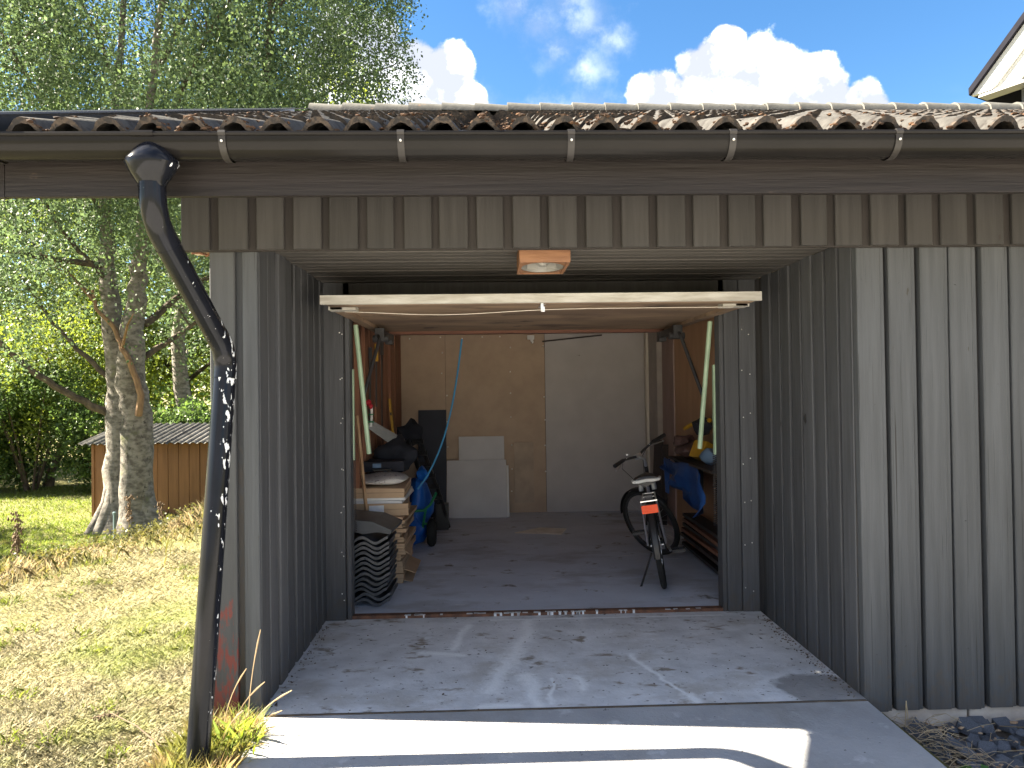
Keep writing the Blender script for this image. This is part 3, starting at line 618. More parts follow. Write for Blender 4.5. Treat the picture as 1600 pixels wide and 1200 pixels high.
# ------------------------------------------------------------------ interior lining
IW = empty('interior_lining', (.4, 8.85, 0), G)
boxpart('ceiling_panel', (.42, 6.86, 2.33), (3.3, 4.1, .03), CHIP, IW)
BY = 8.85
for (x0, x1, m_, dy) in ((-1.16, -.565, CHIP, 0), (-.561, .675, CHIP, .003), (.679, 1.955, GYPS, -.012)):
    boxpart('wall_panel', ((x0+x1)/2, BY+.012+dy, 1.115), (x1-x0, .02, 2.23), m_, IW)
boxpart('wall_panel', (.40, BY+.05, 1.15), (3.3, .03, 2.5), DKWOOD, IW)
boxpart('top_plate', (.40, BY-.005, 2.262), (3.2, .06, .055), STUD, IW)
b = MB()
for x in (-1.14, -.60, -.545, .06, .665, .25):
    for z in np.arange(.25, 2.25, .30):
        if random.random() < .8: b.blob((x+random.uniform(-.008, .008), BY-.0, z+random.uniform(-.05, .05)), .011, 1, 0, 1)
for x in (-1.0, -.62, -.35, -.1, .12, 1.3): b.blob((x, BY, 2.19+random.uniform(-.02, .02)), .011, 1, 0, 1)
stuff(part('screw_heads', b, SCREW, IW))
boxpart('dark_strip', (1.02, 8.815, 2.16), (.75, .012, .018), DKWOOD, IW, (0, rad(-5.5), 0))  # thin dark strip slanting high across the grey back panel
# left side: studs and boards
boxpart('wall_board', (-1.145, 6.84, 1.12), (.012, 4.0, 2.3), DKWOOD, IW)
for y, w in ((5.2, .10), (5.6, .10), (6.0, .12), (6.25, .20), (6.52, .22), (6.85, .26), (7.18, .20), (7.5, .24), (7.85, .28), (8.2, .26), (8.55, .3)):
    boxpart('stud', (-1.115, y, 1.12), (.045 if random.random() < .5 else .07, w, 2.28), STUD, IW)
# right side: plywood, painted post, grey strip
boxpart('wall_board', (1.985, 6.2, 1.12), (.02, 2.75, 2.3), PLY, IW)
boxpart('wall_board', (1.975, 8.22, 1.12), (.02, 1.26, 2.3), mat('dull_pink_board', (.33, .24, .22), (.28, .20, .18), (5, 5, 2), .7, .05, rand=0), IW)
boxpart('post', (1.925, 8.62, 1.12), (.075, .10, 2.24), WHITEP, IW)
boxpart('post', (1.935, 8.30, 1.12), (.06, .42, 2.24), mat('grey_post', (.40, .36, .33), None, rough=.6, bump=.05, rand=0), IW)

# ------------------------------------------------------------------ tilting door, swung up under the ceiling
GD = empty('garage_door', (.31, 5.1, 2.04), G)
boxpart('panel', (.308, 5.15, 2.046), (2.54, 2.04, .036), DOORU, GD)
boxpart('edge_rail', (.308, 4.117, 2.043), (2.565, .034, .052), DOORW, GD)
boxpart('underside_rail', (.308, 4.185, 2.022), (2.50, .09, .014), DOORU, GD)
boxpart('underside_rail', (.308, 6.12, 2.018), (2.50, .10, .03), mat('dark_red_rail', (.17, .075, .05), (.11, .05, .035), (3, 30, 30), .75, .2, rand=0), GD)
for x in (-.915, 1.525):
    boxpart('side_rail', (x+(.0), 5.15, 2.016), (.07, 1.80, .024), DOORU, GD)
    boxpart('bracket', (x+(.035 if x < 0 else -.035), 4.30, 2.012), (.16, .10, .022), DOORW, GD)
b = MB(); pts = [(-.86+i*(2.33/16), 4.24, 2.004-.030*math.exp(-((i-4)/3.2)**2)-.008) for i in range(17)]; b.tube(pts, .0022, 5); part('release_cord', b, WHITEP, GD)
b = MB(); b.box((.305, 4.14, 2.0), (.016, .02, .05)); b.box((.312, 4.17, 1.985), (.022, .02, .03)); b.tube([(.29, 4.2, 2.0), (.33, 4.16, 2.02)], .006, 6); part('lock_handle', b, CHROME, GD)
for sx, x in ((-1, -.915), (1, 1.52)):
    i_ = -sx
    b = MB(); b.tube([(x+i_*.0, 4.86, 1.97), (x+i_*.075, 4.90, 1.09)], .0165, 8); part('lift_arm', b, GREEN_ST, GD, True)
    b = MB(); b.box((x-i_*.025, 4.885, 1.36), (.012, .03, .62)); part('rail', b, GREEN_ST, GD)
    b = MB(); b.tube([(x+i_*.03, 5.6, 1.98), (x+i_*.10, 5.25, 1.90), (x+i_*.015, 5.0, 1.45)], .013, 6); part('lever', b, DARK_ST, GD)
    b = MB(); b.box((x+i_*.075, 5.72, 1.965), (.05, .5, .05)); b.box((x+i_*.075, 5.45, 1.95), (.07, .06, .10)); b.tube([(x+i_*.02, 5.45, 1.92), (x+i_*.14, 5.45, 1.92)], .028, 10); b.box((x+i_*.075, 5.95, 1.95), (.06, .1, .08)); part('roller_bracket', b, DARK_ST, GD)
    b = MB()
    pts = [(x-i_*.03+.012*math.cos(t), 4.91+.012*math.sin(t), .55+t*.0023) for t in np.arange(0, 2*math.pi*36, .9)]
    b.tube(pts, .0024, 4); part('spring', b, DARK_ST, GD)

# ------------------------------------------------------------------ lamp under the recess ceiling
LM = empty('ceiling_lamp', (.274, 3.68, 2.24)); thing(LM, 'square wooden lamp with a round white bowl under the recess ceiling', 'lamp')
b = MB(); x0, x1, y0, y1, z0, z1 = .150, .402, 3.50, 3.86, 2.140, 2.238
b.box(((x0+x1)/2, y0+.008, (z0+z1)/2), (x1-x0, .016, z1-z0)); b.box(((x0+x1)/2, y1-.008, (z0+z1)/2), (x1-x0, .016, z1-z0))
b.box((x0+.008, (y0+y1)/2, (z0+z1)/2), (.016, y1-y0-.032, z1-z0)); b.box((x1-.008, (y0+y1)/2, (z0+z1)/2), (.016, y1-y0-.032, z1-z0))
part('wooden_case', b, LAMPW, LM)
b = MB(); n = 32; cx, cy_ = (x0+x1)/2, (y0+y1)/2; rx, ry = .112, .150; vs = []
for j in range(n):
    a = 2*math.pi*(j+.5)/n; ca, sa = math.cos(a), math.sin(a); k = 1/max(abs(ca)/(.5*(x1-x0)-.017), abs(sa)/(.5*(y1-y0)-.017))
    vs += [(cx+rx*ca, cy_+ry*sa, z0+.004), (cx+k*ca, cy_+k*sa, z0+.004)]
b.add(vs, [(2*j, 2*j+1, 2*((j+1) % n)+1, 2*((j+1) % n)) for j in range(n)]); part('face_plate', b, LAMPW, LM)
b = MB(); b.lathe([(1.0, z0+.006), (.93, z0+.035), (.7, z0+.07), (.3, z0+.088), (.001, z0+.09)], (cx, cy_, 0), n=28, sx=rx, sy=ry); part('reflector', b, mat('lamp_bowl', (.24, .235, .22), None, rough=.45, bump=0, rand=0), LM, True)
b = MB(); b.lathe([(.02, z0+.085), (.022, z0+.05), (.03, z0+.03), (.022, z0+.014), (.001, z0+.009)], (cx, cy_, 0), n=16); part('bulb', b, bpy.data.materials['lamp_bowl'], LM, True)
for dx in (-.05, .05): boxpart('holder', (cx+dx, cy_+.05, z0+.03), (.05, .004, .05), bpy.data.materials['lamp_bowl'], LM)
# sensor on the back wall
b = MB(); b.box((.502, 8.80, 2.175), (.085, .08, .05)); b.box((.515, 8.78, 2.135), (.035, .05, .03)); b.blob((.52, 8.77, 2.115), .02, 2, 0, 1)
thing(link('motion_sensor', b.mesh('motion_sensor'), WHITE), 'small white sensor fixed high on the back wall', 'sensor')

# ------------------------------------------------------------------ bicycle
def bicycle():
    root = empty('bicycle', (0, 0, 0)); thing(root, 'black city bicycle leaning on its kickstand with orange rear reflector', 'bicycle')
    Rw, wb = .325, 1.06
    def P(name, mb, m, par=None, sm=True, T=None):
        o = link(name, mb.mesh(name, sm), m); o.parent = par or root
        if T is not None: o.matrix_basis = T
        return o
    def wheel(parname, T=None):
        w = bpy.data.objects.new(parname, None); COL.objects.link(w); w.parent = root
        if T is not None: w.matrix_basis = T
        b = MB(); b.torus(Rw-.021, .021, n=40, m=8); P('tyre', b, RUBBER, w)
        b = MB(); b.torus(Rw-.045, .011, n=40, m=6, sq=1.2); P('rim', b, DARK_ST, w)
        b = MB()
        for k in range(28):
            a = 2*math.pi*k/28; s_ = 1 if k % 2 else -1; a2 = a+.35*(1 if k % 4 < 2 else -1)
            b.tube([(.02*math.cos(a2), s_*.026, .02*math.sin(a2)), ((Rw-.05)*math.cos(a), 0, (Rw-.05)*math.sin(a))], .0011, 3, False)
        P('spokes', b, CHROME, w)
        b = MB(); b.lathe([(.001, -.05), (.008, -.05), (.008, -.034), (.026, -.032), (.018, -.02), (.018, .02), (.026, .032), (.008, .034), (.008, .05), (.001, .05)], axis='Y', n=14); P('hub', b, CHROME, w)
        return w
    wheel('wheel', Matrix.Translation((0, 0, Rw)))
    # steering: turn fork, wheel and bars about the head axis
    HA = Vector((-.34, 0, .94)).normalized(); H0 = Vector((wb-.20, 0, .66))
    ST = Matrix.Translation(H0) @ Matrix.Rotation(rad(47), 4, HA) @ Matrix.Translation(-H0)
    wheel('wheel', ST @ Matrix.Translation((wb, 0, Rw)))
    hub = Vector((wb, 0, Rw)); crown = H0-HA*.05
    b = MB()
    for s_ in (-1, 1): b.tube([crown+Vector((0, s_*.03, 0)), crown.lerp(hub, .35)+Vector((0, s_*.048, 0)), hub+Vector((0, s_*.05, 0))], [.014, .013, .009], 8)
    b.box(crown, (.04, .09, .03)); P('fork', b, BLACKP, T=ST)
    def fender(cx, a0, a1, T=None):
        b = MB(); n = 16; vs = []
        for i in range(n):
            a = rad(a0+(a1-a0)*i/(n-1)); r = Rw+.018
            for (dy, dr) in ((-.029, -.012), (-.017, 0), (.017, 0), (.029, -.012)): vs.append((cx+(r+dr)*math.cos(a), dy, Rw+(r+dr)*math.sin(a)))
        b.add(vs, [(i*4+j, i*4+j+1, (i+1)*4+j+1, (i+1)*4+j) for i in range(n-1) for j in range(3)]); P('mudguard', b, BLACKP, T=T)
    fender(0, 40, 185); fender(wb, 20, 150, ST)
    top = H0+HA*.20
    b = MB(); b.tube([H0-HA*.02, top], .017, 10); P('head_tube', b, BLACKP)
    stem = [top, top+HA*.07, top+HA*.085+Vector((.07, 0, .02))]
    b = MB(); b.tube(stem, .0135, 8); b.box(stem[-1], (.05, .05, .045)); P('stem', b, CHROME, T=ST)
    c = stem[-1]
    b = MB(); b.tube([c+Vector((-.06, .31, .05)), c+Vector((-.03, .18, .045)), c+Vector((0, .08, .02)), c, c+Vector((0, -.08, .02)), c+Vector((-.03, -.18, .045)), c+Vector((-.06, -.31, .05))], .011, 8); P('handlebar', b, DARK_ST, T=ST)
    for s_ in (-1, 1):
        b = MB(); b.tube([c+Vector((-.035, s_*.20, .047)), c+Vector((-.065, s_*.335, .051))], .0175, 10); P('grip', b, BLACKP, T=ST)
        b = MB(); b.tube([c+Vector((-.03, s_*.15, .045)), c+Vector((.01, s_*.20, .02)), c+Vector((-.03, s_*.31, .005))], .006, 6); b.blob(c+Vector((-.033, s_*.315, .005)), .011, 1, 0, 1); P('brake_lever', b, CHROME, T=ST)
    b = MB(); b.blob(c+Vector((-.03, .13, .07)), .022, 1, 0, 2, squash=(1, 1, .8)); P('bell', b, CHROME, T=ST)
    b = MB()
    for s_, e in ((1, .3), (-1, .42)): b.tube([c+Vector((0, s_*.17, .04)), c+Vector((.10, s_*.14, -.04)), c+Vector((.10, s_*.05, -.22)), c+Vector((-.02, 0, -.36))], .0028, 5)
    P('brake_cable', b, BLACKP, T=ST)
    # frame: low step-through
    bb = Vector((.42, 0, .27)); seat_top = Vector((.24, 0, .66)); ra = Vector((0, 0, Rw))
    b = MB(); b.tube([H0+HA*.02, H0.lerp(bb, .5)+Vector((0, 0, -.03)), bb], .019, 10); b.tube([H0+HA*.10, H0.lerp(bb, .45)+Vector((-.03, 0, .07)), bb.lerp(seat_top, .45)], .014, 8); b.tube([bb, seat_top], .0165, 10); b.lathe([(.024, -.035), (.024, .035)], bb, 'Y', 12)
    P('frame', b, BLACKP)
    b = MB()
    for s_ in (-1, 1):
        b.tube([bb+Vector((-.03, s_*.03, 0)), ra+Vector((.2, s_*.05, -.005)), ra+Vector((0, s_*.058, 0))], .009, 6); b.tube([bb.lerp(seat_top, .78)+Vector((0, s_*.02, 0)), ra+Vector((0, s_*.058, 0))], .008, 6)
    P('rear_stays', b, BLACKP)
    sp = Vector((.21, 0, .77))
    b = MB(); b.tube([seat_top, sp], .013, 8); b.lathe([(.02, -.02), (.02, .02)], seat_top, 'Z', 10); P('seat_post', b, CHROME)
    # saddle: broad behind, narrow nose
    b = MB(); prof = [(-.15, .055, .0), (-.145, .09, .01), (-.10, .098, .022), (-.02, .075, .022), (.05, .035, .018), (.12, .022, .012), (.145, .012, .0)]; m8 = 12; vs = []
    for (x, w, h) in prof:
        for j in range(m8):
            a = 2*math.pi*j/m8; vs.append((sp.x+x+.0, w*math.cos(a), sp.z+.035+h+(.030*math.sin(a) if math.sin(a) > 0 else .035*math.sin(a))))
    k = len(prof); b.add(vs, [(i*m8+j, i*m8+(j+1) % m8, (i+1)*m8+(j+1) % m8, (i+1)*m8+j) for i in range(k-1) for j in range(m8)]+[tuple(range(m8)), tuple((k-1)*m8+j for j in range(m8))])
    sd = P('saddle', b, BLACKP)
    b = MB(); b.tube([(sp.x-.06, .104, sp.z+.042), (sp.x-.13, .096, sp.z+.040), (sp.x-.158, .06, sp.z+.04), (sp.x-.163, 0, sp.z+.045), (sp.x-.158, -.06, sp.z+.04), (sp.x-.13, -.096, sp.z+.040), (sp.x-.06, -.104, sp.z+.042)], .013, 8); P('pale_band', b, WHITE, sd)
    b = MB()
    for s_ in (-1, 1): b.lathe([(.018, -.03), (.02, -.01), (.018, .02)], (sp.x-.09, s_*.05, sp.z-.01), 'Z', 8)
    P('saddle_spring', b, CHROME, sd)
    # carrier with silver stays and the reflector
    rz = Rw*2+.045
    b = MB()
    for s_ in (-1, 1):
        b.tube([(.20, s_*.045, rz), (-.21, s_*.055, rz)], .006, 6); b.tube([(-.19, s_*.055, rz), (-.01, s_*.068, Rw+.01)], .008, 6)
    b.tube([(-.21, .055, rz), (-.21, -.055, rz)], .006, 6); b.tube([(.0, .05, rz), (.0, -.05, rz)], .005, 6); b.tube([(.2, .045, rz), (.2, -.045, rz)], .005, 6)
    P('carrier', b, CHROME)
    b = MB(); b.box((-.10, 0, rz+.015), (.10, .06, .035)); P('lock_case', b, DARK_ST)
    b = MB(); b.box((-.236, 0, rz-.055), (.018, .118, .06)); rf = P('reflector', b, ORANGE, sm=False)
    # cranks, pedals, chain guard, stand
    b = MB(); b.lathe([(.0, .045), (.075, .045), (.08, .05), (.075, .055), (.0, .055)], bb, 'Y', 20); P('chainring', b, CHROME)
    b = MB(); b.prism([(-.02, .31), (.03, .37), (.40, .35), (.50, .30), (.48, .21), (.40, .20), (.02, .27)], -.062, -.056, 'Y'); P('chain_guard', b, BLACKP, sm=False)
    for s_, a in ((1, 1), (-1, -1)):
        e = bb+Vector((.155*a*.9, s_*.09, .06*a)); b = MB(); b.tube([bb+Vector((0, s_*.05, 0)), e], .010, 6); P('crank', b, CHROME)
        b = MB(); q = e+Vector((0, s_*.06, 0))
        for dx in (-.04, .04): b.box(q+Vector((dx, 0, 0)), (.014, .10, .024))
        for dy in (-.045, 0, .045): b.box(q+Vector((0, dy, 0)), (.075, .012, .02))
        P('pedal', b, DARK_ST, sm=False)
    b = MB(); b.tube([(.06, .05, .26), (.02, .17, .03), (.04, .20, .005)], .009, 6); P('kickstand', b, DARK_ST)
    d = Vector((1.525-1.295, 6.19-5.175)); yaw = math.atan2(d.y, d.x)
    root.matrix_basis = Matrix.Translation((1.297, 5.174+.19, .002)) @ Matrix.Rotation(yaw, 4, 'Z') @ Matrix.Rotation(rad(-9), 4, 'X')
    return root
bicycle()

# ------------------------------------------------------------------ things along the left side of the garage
def wave_sheet(name, w, l, amp, pitch, th, seg=18):
    b = MB(); n = seg+1; xs = [w*(i/seg-.5) for i in range(n)]
    z = [amp*(math.cos(2*math.pi*x/pitch)) for x in xs]
    vs = [(x, -l/2, h) for x, h in zip(xs, z)]+[(x, l/2, h) for x, h in zip(xs, z)]+[(x, -l/2, h-th) for x, h in zip(xs, z)]+[(x, l/2, h-th) for x, h in zip(xs, z)]
    b.add(vs, [(i, i+1, n+i+1, n+i) for i in range(seg)]+[(2*n+i, 3*n+i, 3*n+i+1, 2*n+i+1) for i in range(seg)]+[(i, 2*n+i, 2*n+i+1, i+1) for i in range(seg)]+[(n+i, n+i+1, 3*n+i+1, 3*n+i) for i in range(seg)]+[(0, n, 3*n, 2*n), (seg, 2*n+seg, 3*n+seg, n+seg)])
    return b.mesh(name, True)
ORDN = ['topmost', 'second', 'third', 'fourth', 'fifth', 'sixth', 'seventh', 'eighth', 'ninth', 'tenth', 'eleventh', 'twelfth', 'lowest']
wm = wave_sheet('spare_roof_tile', .36, .40, .021, .19, .020)
NST = 13
for k in range(NST):
    o = link('spare_roof_tile', wm, GREYB, None, (-.915+random.uniform(-.012, .012), 5.24+random.uniform(-.012, .012), .046+k*.036), (0, 0, random.uniform(-.03, .03)))
    thing(o, ORDN[NST-1-k]+(' ' if k in (0, NST-1) else ' from the top ')+'wavy tile of the black stack by the left jamb', 'roof tile', 'spare roof tiles stacked by the left jamb')
b = MB(); b.prism([(-.20, 0), (-.19, .10), (.06, .085), (.20, .03), (.19, 0), (.10, .012), (0, -.004), (-.10, .012)], -.20, .20, 'Y')
o = link('ridge_cap', b.mesh('ridge_cap'), GREYB, None, (-.90, 5.27, .512), (0, rad(2), rad(-4))); thing(o, 'dark smooth ridge cap lying on top of the black tile stack', 'roof tile')

ORD = ['topmost', 'second', 'third', 'fourth', 'fifth', 'sixth', 'seventh', 'eighth', 'ninth', 'tenth', 'eleventh', 'twelfth', 'thirteenth', 'fourteenth', 'fifteenth']
def carton(z, t, x, y, w, l, rot, label, flap=0, m=CARD, lab=False):
    r = empty('cardboard_box', (x, y, z)); thing(r, label, 'box', 'flattened cardboard boxes piled along the left wall')
    r.rotation_euler = (0, 0, rot)
    b = MB(); hw, hl = w/2, l/2
    sk = random.uniform(-.012, .012)
    b.hexa([(-hw, -hl, 0), (hw, -hl, 0), (hw, hl, 0), (-hw, hl, 0), (-hw+sk, -hl, t), (hw+sk, -hl, t*random.uniform(.86, 1)), (hw+sk, hl, t), (-hw+sk, hl, t)])
    o = link('carton', b.mesh('carton'), m, None); o.parent = r
    if t > .035:
        b = MB(); b.box((hw*.1, -hl-.001, t*.5), (w*.96, .003, .006)); o = link('flap_edge', b.mesh('flap_edge'), CARD_IN); o.parent = r
        b = MB(); b.box((hw+sk*.5+.001, 0, t*.5), (.003, l*.96, .006)); o = link('flap_edge', b.mesh('flap_edge'), CARD_IN); o.parent = r
    if flap:
        b = MB(); b.hexa([(hw, -hl*.9, t*.2), (hw+flap, -hl*.8, -.02), (hw+flap, hl*.4, -.02), (hw, hl*.4, t*.2), (hw, -hl*.9, t*.2+.006), (hw+flap, -hl*.8, -.014), (hw+flap, hl*.4, -.014), (hw, hl*.4, t*.2+.006)])
        o = link('flap', b.mesh('flap'), m); o.parent = r
    if lab:
        b = MB(); b.box((-.04, -hl-.003, t*.55), (.115, .003, .06)); o = link('label_sheet', b.mesh('label_sheet'), PAPER); o.parent = r
    return r
LBL = {0: 'bottom cardboard box of the pile with a crushed flap', 1: 'second lowest cardboard box, its open flap sagging to the floor'}
zz = .004; seq = [(.075, .0, .42, .72, .02, .10), (.10, .01, .42, .70, .0, .09), (.05, .0, .44, .76, -.05, 0), (.045, .01, .43, .74, .05, .03), (.04, .02, .44, .72, -.02, 0), (.045, -.01, .43, .73, .06, .02), (.03, .0, .42, .76, -.04, 0), (.035, .01, .44, .74, .03, 0), (.03, -.02, .42, .7, .08, .04), (.035, .02, .44, .72, -.03, 0), (.03, .0, .42, .75, .02, 0)]
for i, (t, dx, w, l, rt, fl) in enumerate(seq):
    lab_ = LBL.get(i, ORD[len(seq)-1-i]+(' ' if i == len(seq)-1 else ' from the top ')+'of the thin flattened cardboard boxes under the labelled one')
    carton(zz, t, -.93+dx, 6.02+random.uniform(-.03, .03), w, l, rt, lab_, fl); zz += t+.001
carton(zz, .10, -.91, 6.0, .42, .66, .10, 'cardboard box with a white label on its end', .0, lab=True); zz += .101
carton(zz, .022, -.925, 6.02, .44, .72, -.02, 'pale sheet of folded cardboard under the top box', .0, m=GYPS2); zz += .023
carton(zz, .018, -.915, 6.02, .43, .70, .03, 'thin white flat pack lying just below the topmost box', .0, m=WHITE); zz += .019
carton(zz, .082, -.93, 6.0, .44, .66, .03, 'topmost thick cardboard box carrying a floral cushion'); zz += .083
b = MB(); b.blob((0, 0, .036), 1, 5, .10, 3, squash=(.215, .30, .044)); o = link('cushion', b.mesh('cushion', True), FABRIC, None, (-.91, 5.98, zz+.002), (0, 0, .06)); thing(o, 'pale floral cushion on top of the cardboard pile', 'cushion')
zc = zz+.082
# dark tool case and clutter on the cushion
TCB = empty('tool_case', (-.95, 6.15, zc)); thing(TCB, 'dark blue tool case lying on the cushion', 'tool case')
b = MB(); b.box((-.93, 6.2, zc+.045), (.34, .3, .08), (0, 0, .08)); part('case_body', b, DARKCL, TCB)
b = MB(); b.box((-.97, 6.04, zc+.055), (.07, .012, .035), (0, 0, .08)); part('latch', b, mat('blue_latch', (.08, .16, .30), None, rough=.5, bump=0, rand=0), TCB)
b = MB(); b.tube([(-1.0, 6.045, zc+.02), (-.99, 6.01, zc+.02), (-.86, 6.02, zc+.02), (-.85, 6.06, zc+.02)], .008, 6); part('handle', b, BLACKP, TCB)
b = MB(); b.blob((-.86, 6.45, zc+.10), 1, 8, .3, 3, squash=(.16, .16, .16)); thing(link('dark_coat', b.mesh('dark_coat', True), DARKCL), 'dark bundled coat heaped behind the tool case', 'coat')
# leaning batten
b = MB(); b.tube([(-.955, 5.50, .45), (-1.055, 5.62, 1.33)], .014, 4); thing(link('batten', b.mesh('batten'), RAWWOOD), 'thin pale batten leaning at the left of the cardboard pile', 'batten')
b = MB(); b.box((0, 0, .55), (.05, .09, 1.1)); thing(link('plank_offcut', b.mesh('plank_offcut'), STUD, None, (-1.075, 5.72, .0), (0, .0, 0)), 'reddish plank standing on the floor behind the black tiles', 'plank')
# shovel hanging on the studs
SH = empty('snow_shovel', (-1.03, 6.3, 1.3)); thing(SH, 'grey shovel hanging blade down on green clips', 'shovel')
b = MB(); b.hexa([(-1.055, 6.10, 1.21), (-1.005, 6.10, 1.23), (-.80, 6.62, 1.045), (-.875, 6.62, .985), (-1.07, 6.12, 1.235), (-1.01, 6.13, 1.265), (-.805, 6.63, 1.075), (-.885, 6.63, 1.01)]); part('blade', b, GREYP, SH)
b = MB(); b.tube([(-1.03, 6.1, 1.22), (-1.02, 6.1, 1.30), (-1.015, 6.08, 1.40)], [.012, .010, .012], 8); part('handle', b, WHITE, SH, True)
b = MB(); b.box((-1.028, 6.09, 1.262), (.05, .03, .012)); b.box((-1.022, 6.09, 1.325), (.04, .03, .012)); part('clip', b, GREENF, SH)
b = MB(); b.blob((-1.04, 6.08, 1.425), .026, 4, .2, 2); b.blob((-1.02, 6.07, 1.395), .022, 6, .2, 2); thing(link('twine_ball', b.mesh('twine_ball', True), REDP), 'small red reel above the shovel clips', 'reel')
# spirit level, tools on the studs
b = MB(); b.box((0, 0, .0), (.022, .055, .60)); b2 = MB(); b2.box((.0, -.0285, .14), (.016, .003, .03))
SLV = empty('spirit_level', (-1.03, 7.45, 1.15)); thing(SLV, 'long yellow spirit level hanging on the reddish studs', 'spirit level')
o = link('level_body', b.mesh('level_body'), YELLOW); o.parent = SLV; o = link('vial', b2.mesh('vial'), BLACKP); o.parent = SLV; SLV.rotation_euler = (0, rad(-5), 0)
for (nm, lab_, y, z, hl, hm, bl_, bmat) in (('hand_saw', 'yellow handled saw hanging with its dark blade down', 6.62, 1.88, .16, YELLOW, .42, DARK_ST), ('crowbar', 'long grey bar hanging beside the saw', 6.28, 1.86, .10, DARK_ST, .62, DARK_ST), ('garden_rake', 'dark long handled tool hanging near the back corner', 6.95, 1.95, .14, DKWOOD, .80, DKWOOD)):
    r = empty(nm, (-1.06, y, z)); thing(r, lab_, 'tool')
    b = MB(); b.box((-1.055, y, z), (.03, .03, hl)); part('handle', b, hm, r)
    b = MB(); b.hexa([(-1.065, y-.04, z-hl/2-bl_), (-1.055, y-.04, z-hl/2-bl_), (-1.055, y, z-hl/2-bl_), (-1.065, y, z-hl/2-bl_), (-1.065, y-.015, z-hl/2), (-1.055, y-.015, z-hl/2), (-1.055, y+.045, z-hl/2), (-1.065, y+.045, z-hl/2)]); part('blade', b, bmat, r)
# boards leaning on the back wall
def lean(name, label, x0, x1, z1, y0, y1, m, t=.014, cat='board'):
    b = MB(); b.hexa([(x0, y0-t, .002), (x1, y0-t, .002), (x1, y0, .002), (x0, y0, .002), (x0, y1-t, z1), (x1, y1-t, z1), (x1, y1, z1), (x0, y1, z1)])
    return thing(link(name, b.mesh(name), m), label, cat)
lean('navy_board', 'tall dark navy board leaning on the back wall', -.90, -.555, 1.29, 8.62, 8.835, NAVY)
lean('plasterboard_offcut', 'small light grey plasterboard piece leaning behind the wider one', -.405, .155, .955, 8.70, 8.835, GYPS2)
lean('plasterboard_offcut', 'wide light grey plasterboard leaning in front on the back wall', -.548, .175, .67, 8.53, 8.74, GYPS2)
lean('narrow_strip', 'narrow white strip leaning beside the light plasterboard', .178, .205, .60, 8.58, 8.75, WHITE, .02, 'strip')
b = MB(); b.box((0, 0, 0), (.24, .02, .75)); thing(link('particle_offcut', b.mesh('particle_offcut'), mat('pale_chipboard', (.50, .40, .31), None, rough=.8, bump=.05, rand=0), None, (.40, 8.832, .50)), 'pale chipboard sheet fixed low on the brown panel', 'board')
# blue hose from the ceiling
b = MB(); P0, P1, P2, P3 = Vector((-.275, 6.9, 2.02)), Vector((-.33, 6.85, 1.6)), Vector((-.40, 6.8, .95)), Vector((-.70, 6.7, .60))
b.tube([P0*(1-t)**3+3*P1*t*(1-t)**2+3*P2*t*t*(1-t)+P3*t**3 for t in [i/22 for i in range(23)]], .0085, 8); thing(link('blue_hose', b.mesh('blue_hose', True), BLUECABLE), 'thin blue hose hanging down from the raised door', 'hose')
# folded black trolley against the back
TR = empty('folded_trolley', (-.72, 7.6, 0)); thing(TR, 'folded black trolley frame leaning before the navy board', 'trolley')
for dx in (0, .12):
    b = MB(); b.tube([(-.86+dx, 7.35, 1.02), (-.66+dx, 7.75, .30), (-.60+dx, 7.8, .03)], .022, 8); part('side_tube', b, BLACKP, TR, True)
for k in range(6):
    t = k/6; p = Vector((-.86, 7.35, 1.0)).lerp(Vector((-.66, 7.75, .25)), t); b = MB(); b.box(p+Vector((.10, .01, 0)), (.12, .02, .05), (rad(-25), 0, 0)); part('rung', b, BLACKP, TR)
b = MB(); b.box((-.545, 7.82, .15), (.13, .12, .28)); part('foot_box', b, BLACKP, TR)
b = MB(); b.blob((-.84, 7.45, 1.08), 1, 4, .35, 2, squash=(.14, .10, .12)); part('cover', b, DARKCL, TR, True)
# green hand truck with blue sack
HT = empty('hand_truck', (-.66, 7.1, 0)); thing(HT, 'green hand truck with a black tyre at the end of the cardboard pile', 'hand truck')
b = MB()
b.tube([(-.80, 6.85, .37), (-.66, 6.85, .375), (-.60, 6.9, .42), (-.55, 7.0, .52)], .013, 8); b.tube([(-.64, 6.86, .38), (-.68, 6.95, .2), (-.66, 7.02, .12)], .013, 8); b.tube([(-.80, 7.0, .22), (-.62, 7.0, .22)], .012, 8); part('frame', b, GREENF, HT, True)
w = empty('wheel', (-.595, 6.98, .14), HT)
b = MB(); b.torus(.092, .043, (-.595, 6.98, .137), 28, 10, 'X'); part('tyre', b, RUBBER, w, True)
b = MB(); b.lathe([(.0, -.025), (.055, -.025), (.06, 0), (.055, .025), (.0, .025)], (-.595, 6.98, .137), 'X', 18); part('rim', b, REDP, w, True)
BG = empty('blue_sack', (-.74, 6.98, .1)); thing(BG, 'bright blue sack slumped on the green hand truck', 'sack')
b = MB(); b.blob((-.74, 7.12, .40), 1, 3, .22, 3, squash=(.13, .15, .26)); b.blob((-.74, 7.05, .16), 1, 9, .22, 3, squash=(.12, .12, .15)); part('sack_body', b, BLUEBAG, BG, True)
b = MB(); b.blob((-.70, 7.15, .68), 1, 7, .3, 2, squash=(.07, .07, .08)); part('sack_neck', b, BLUEBAG, BG, True)
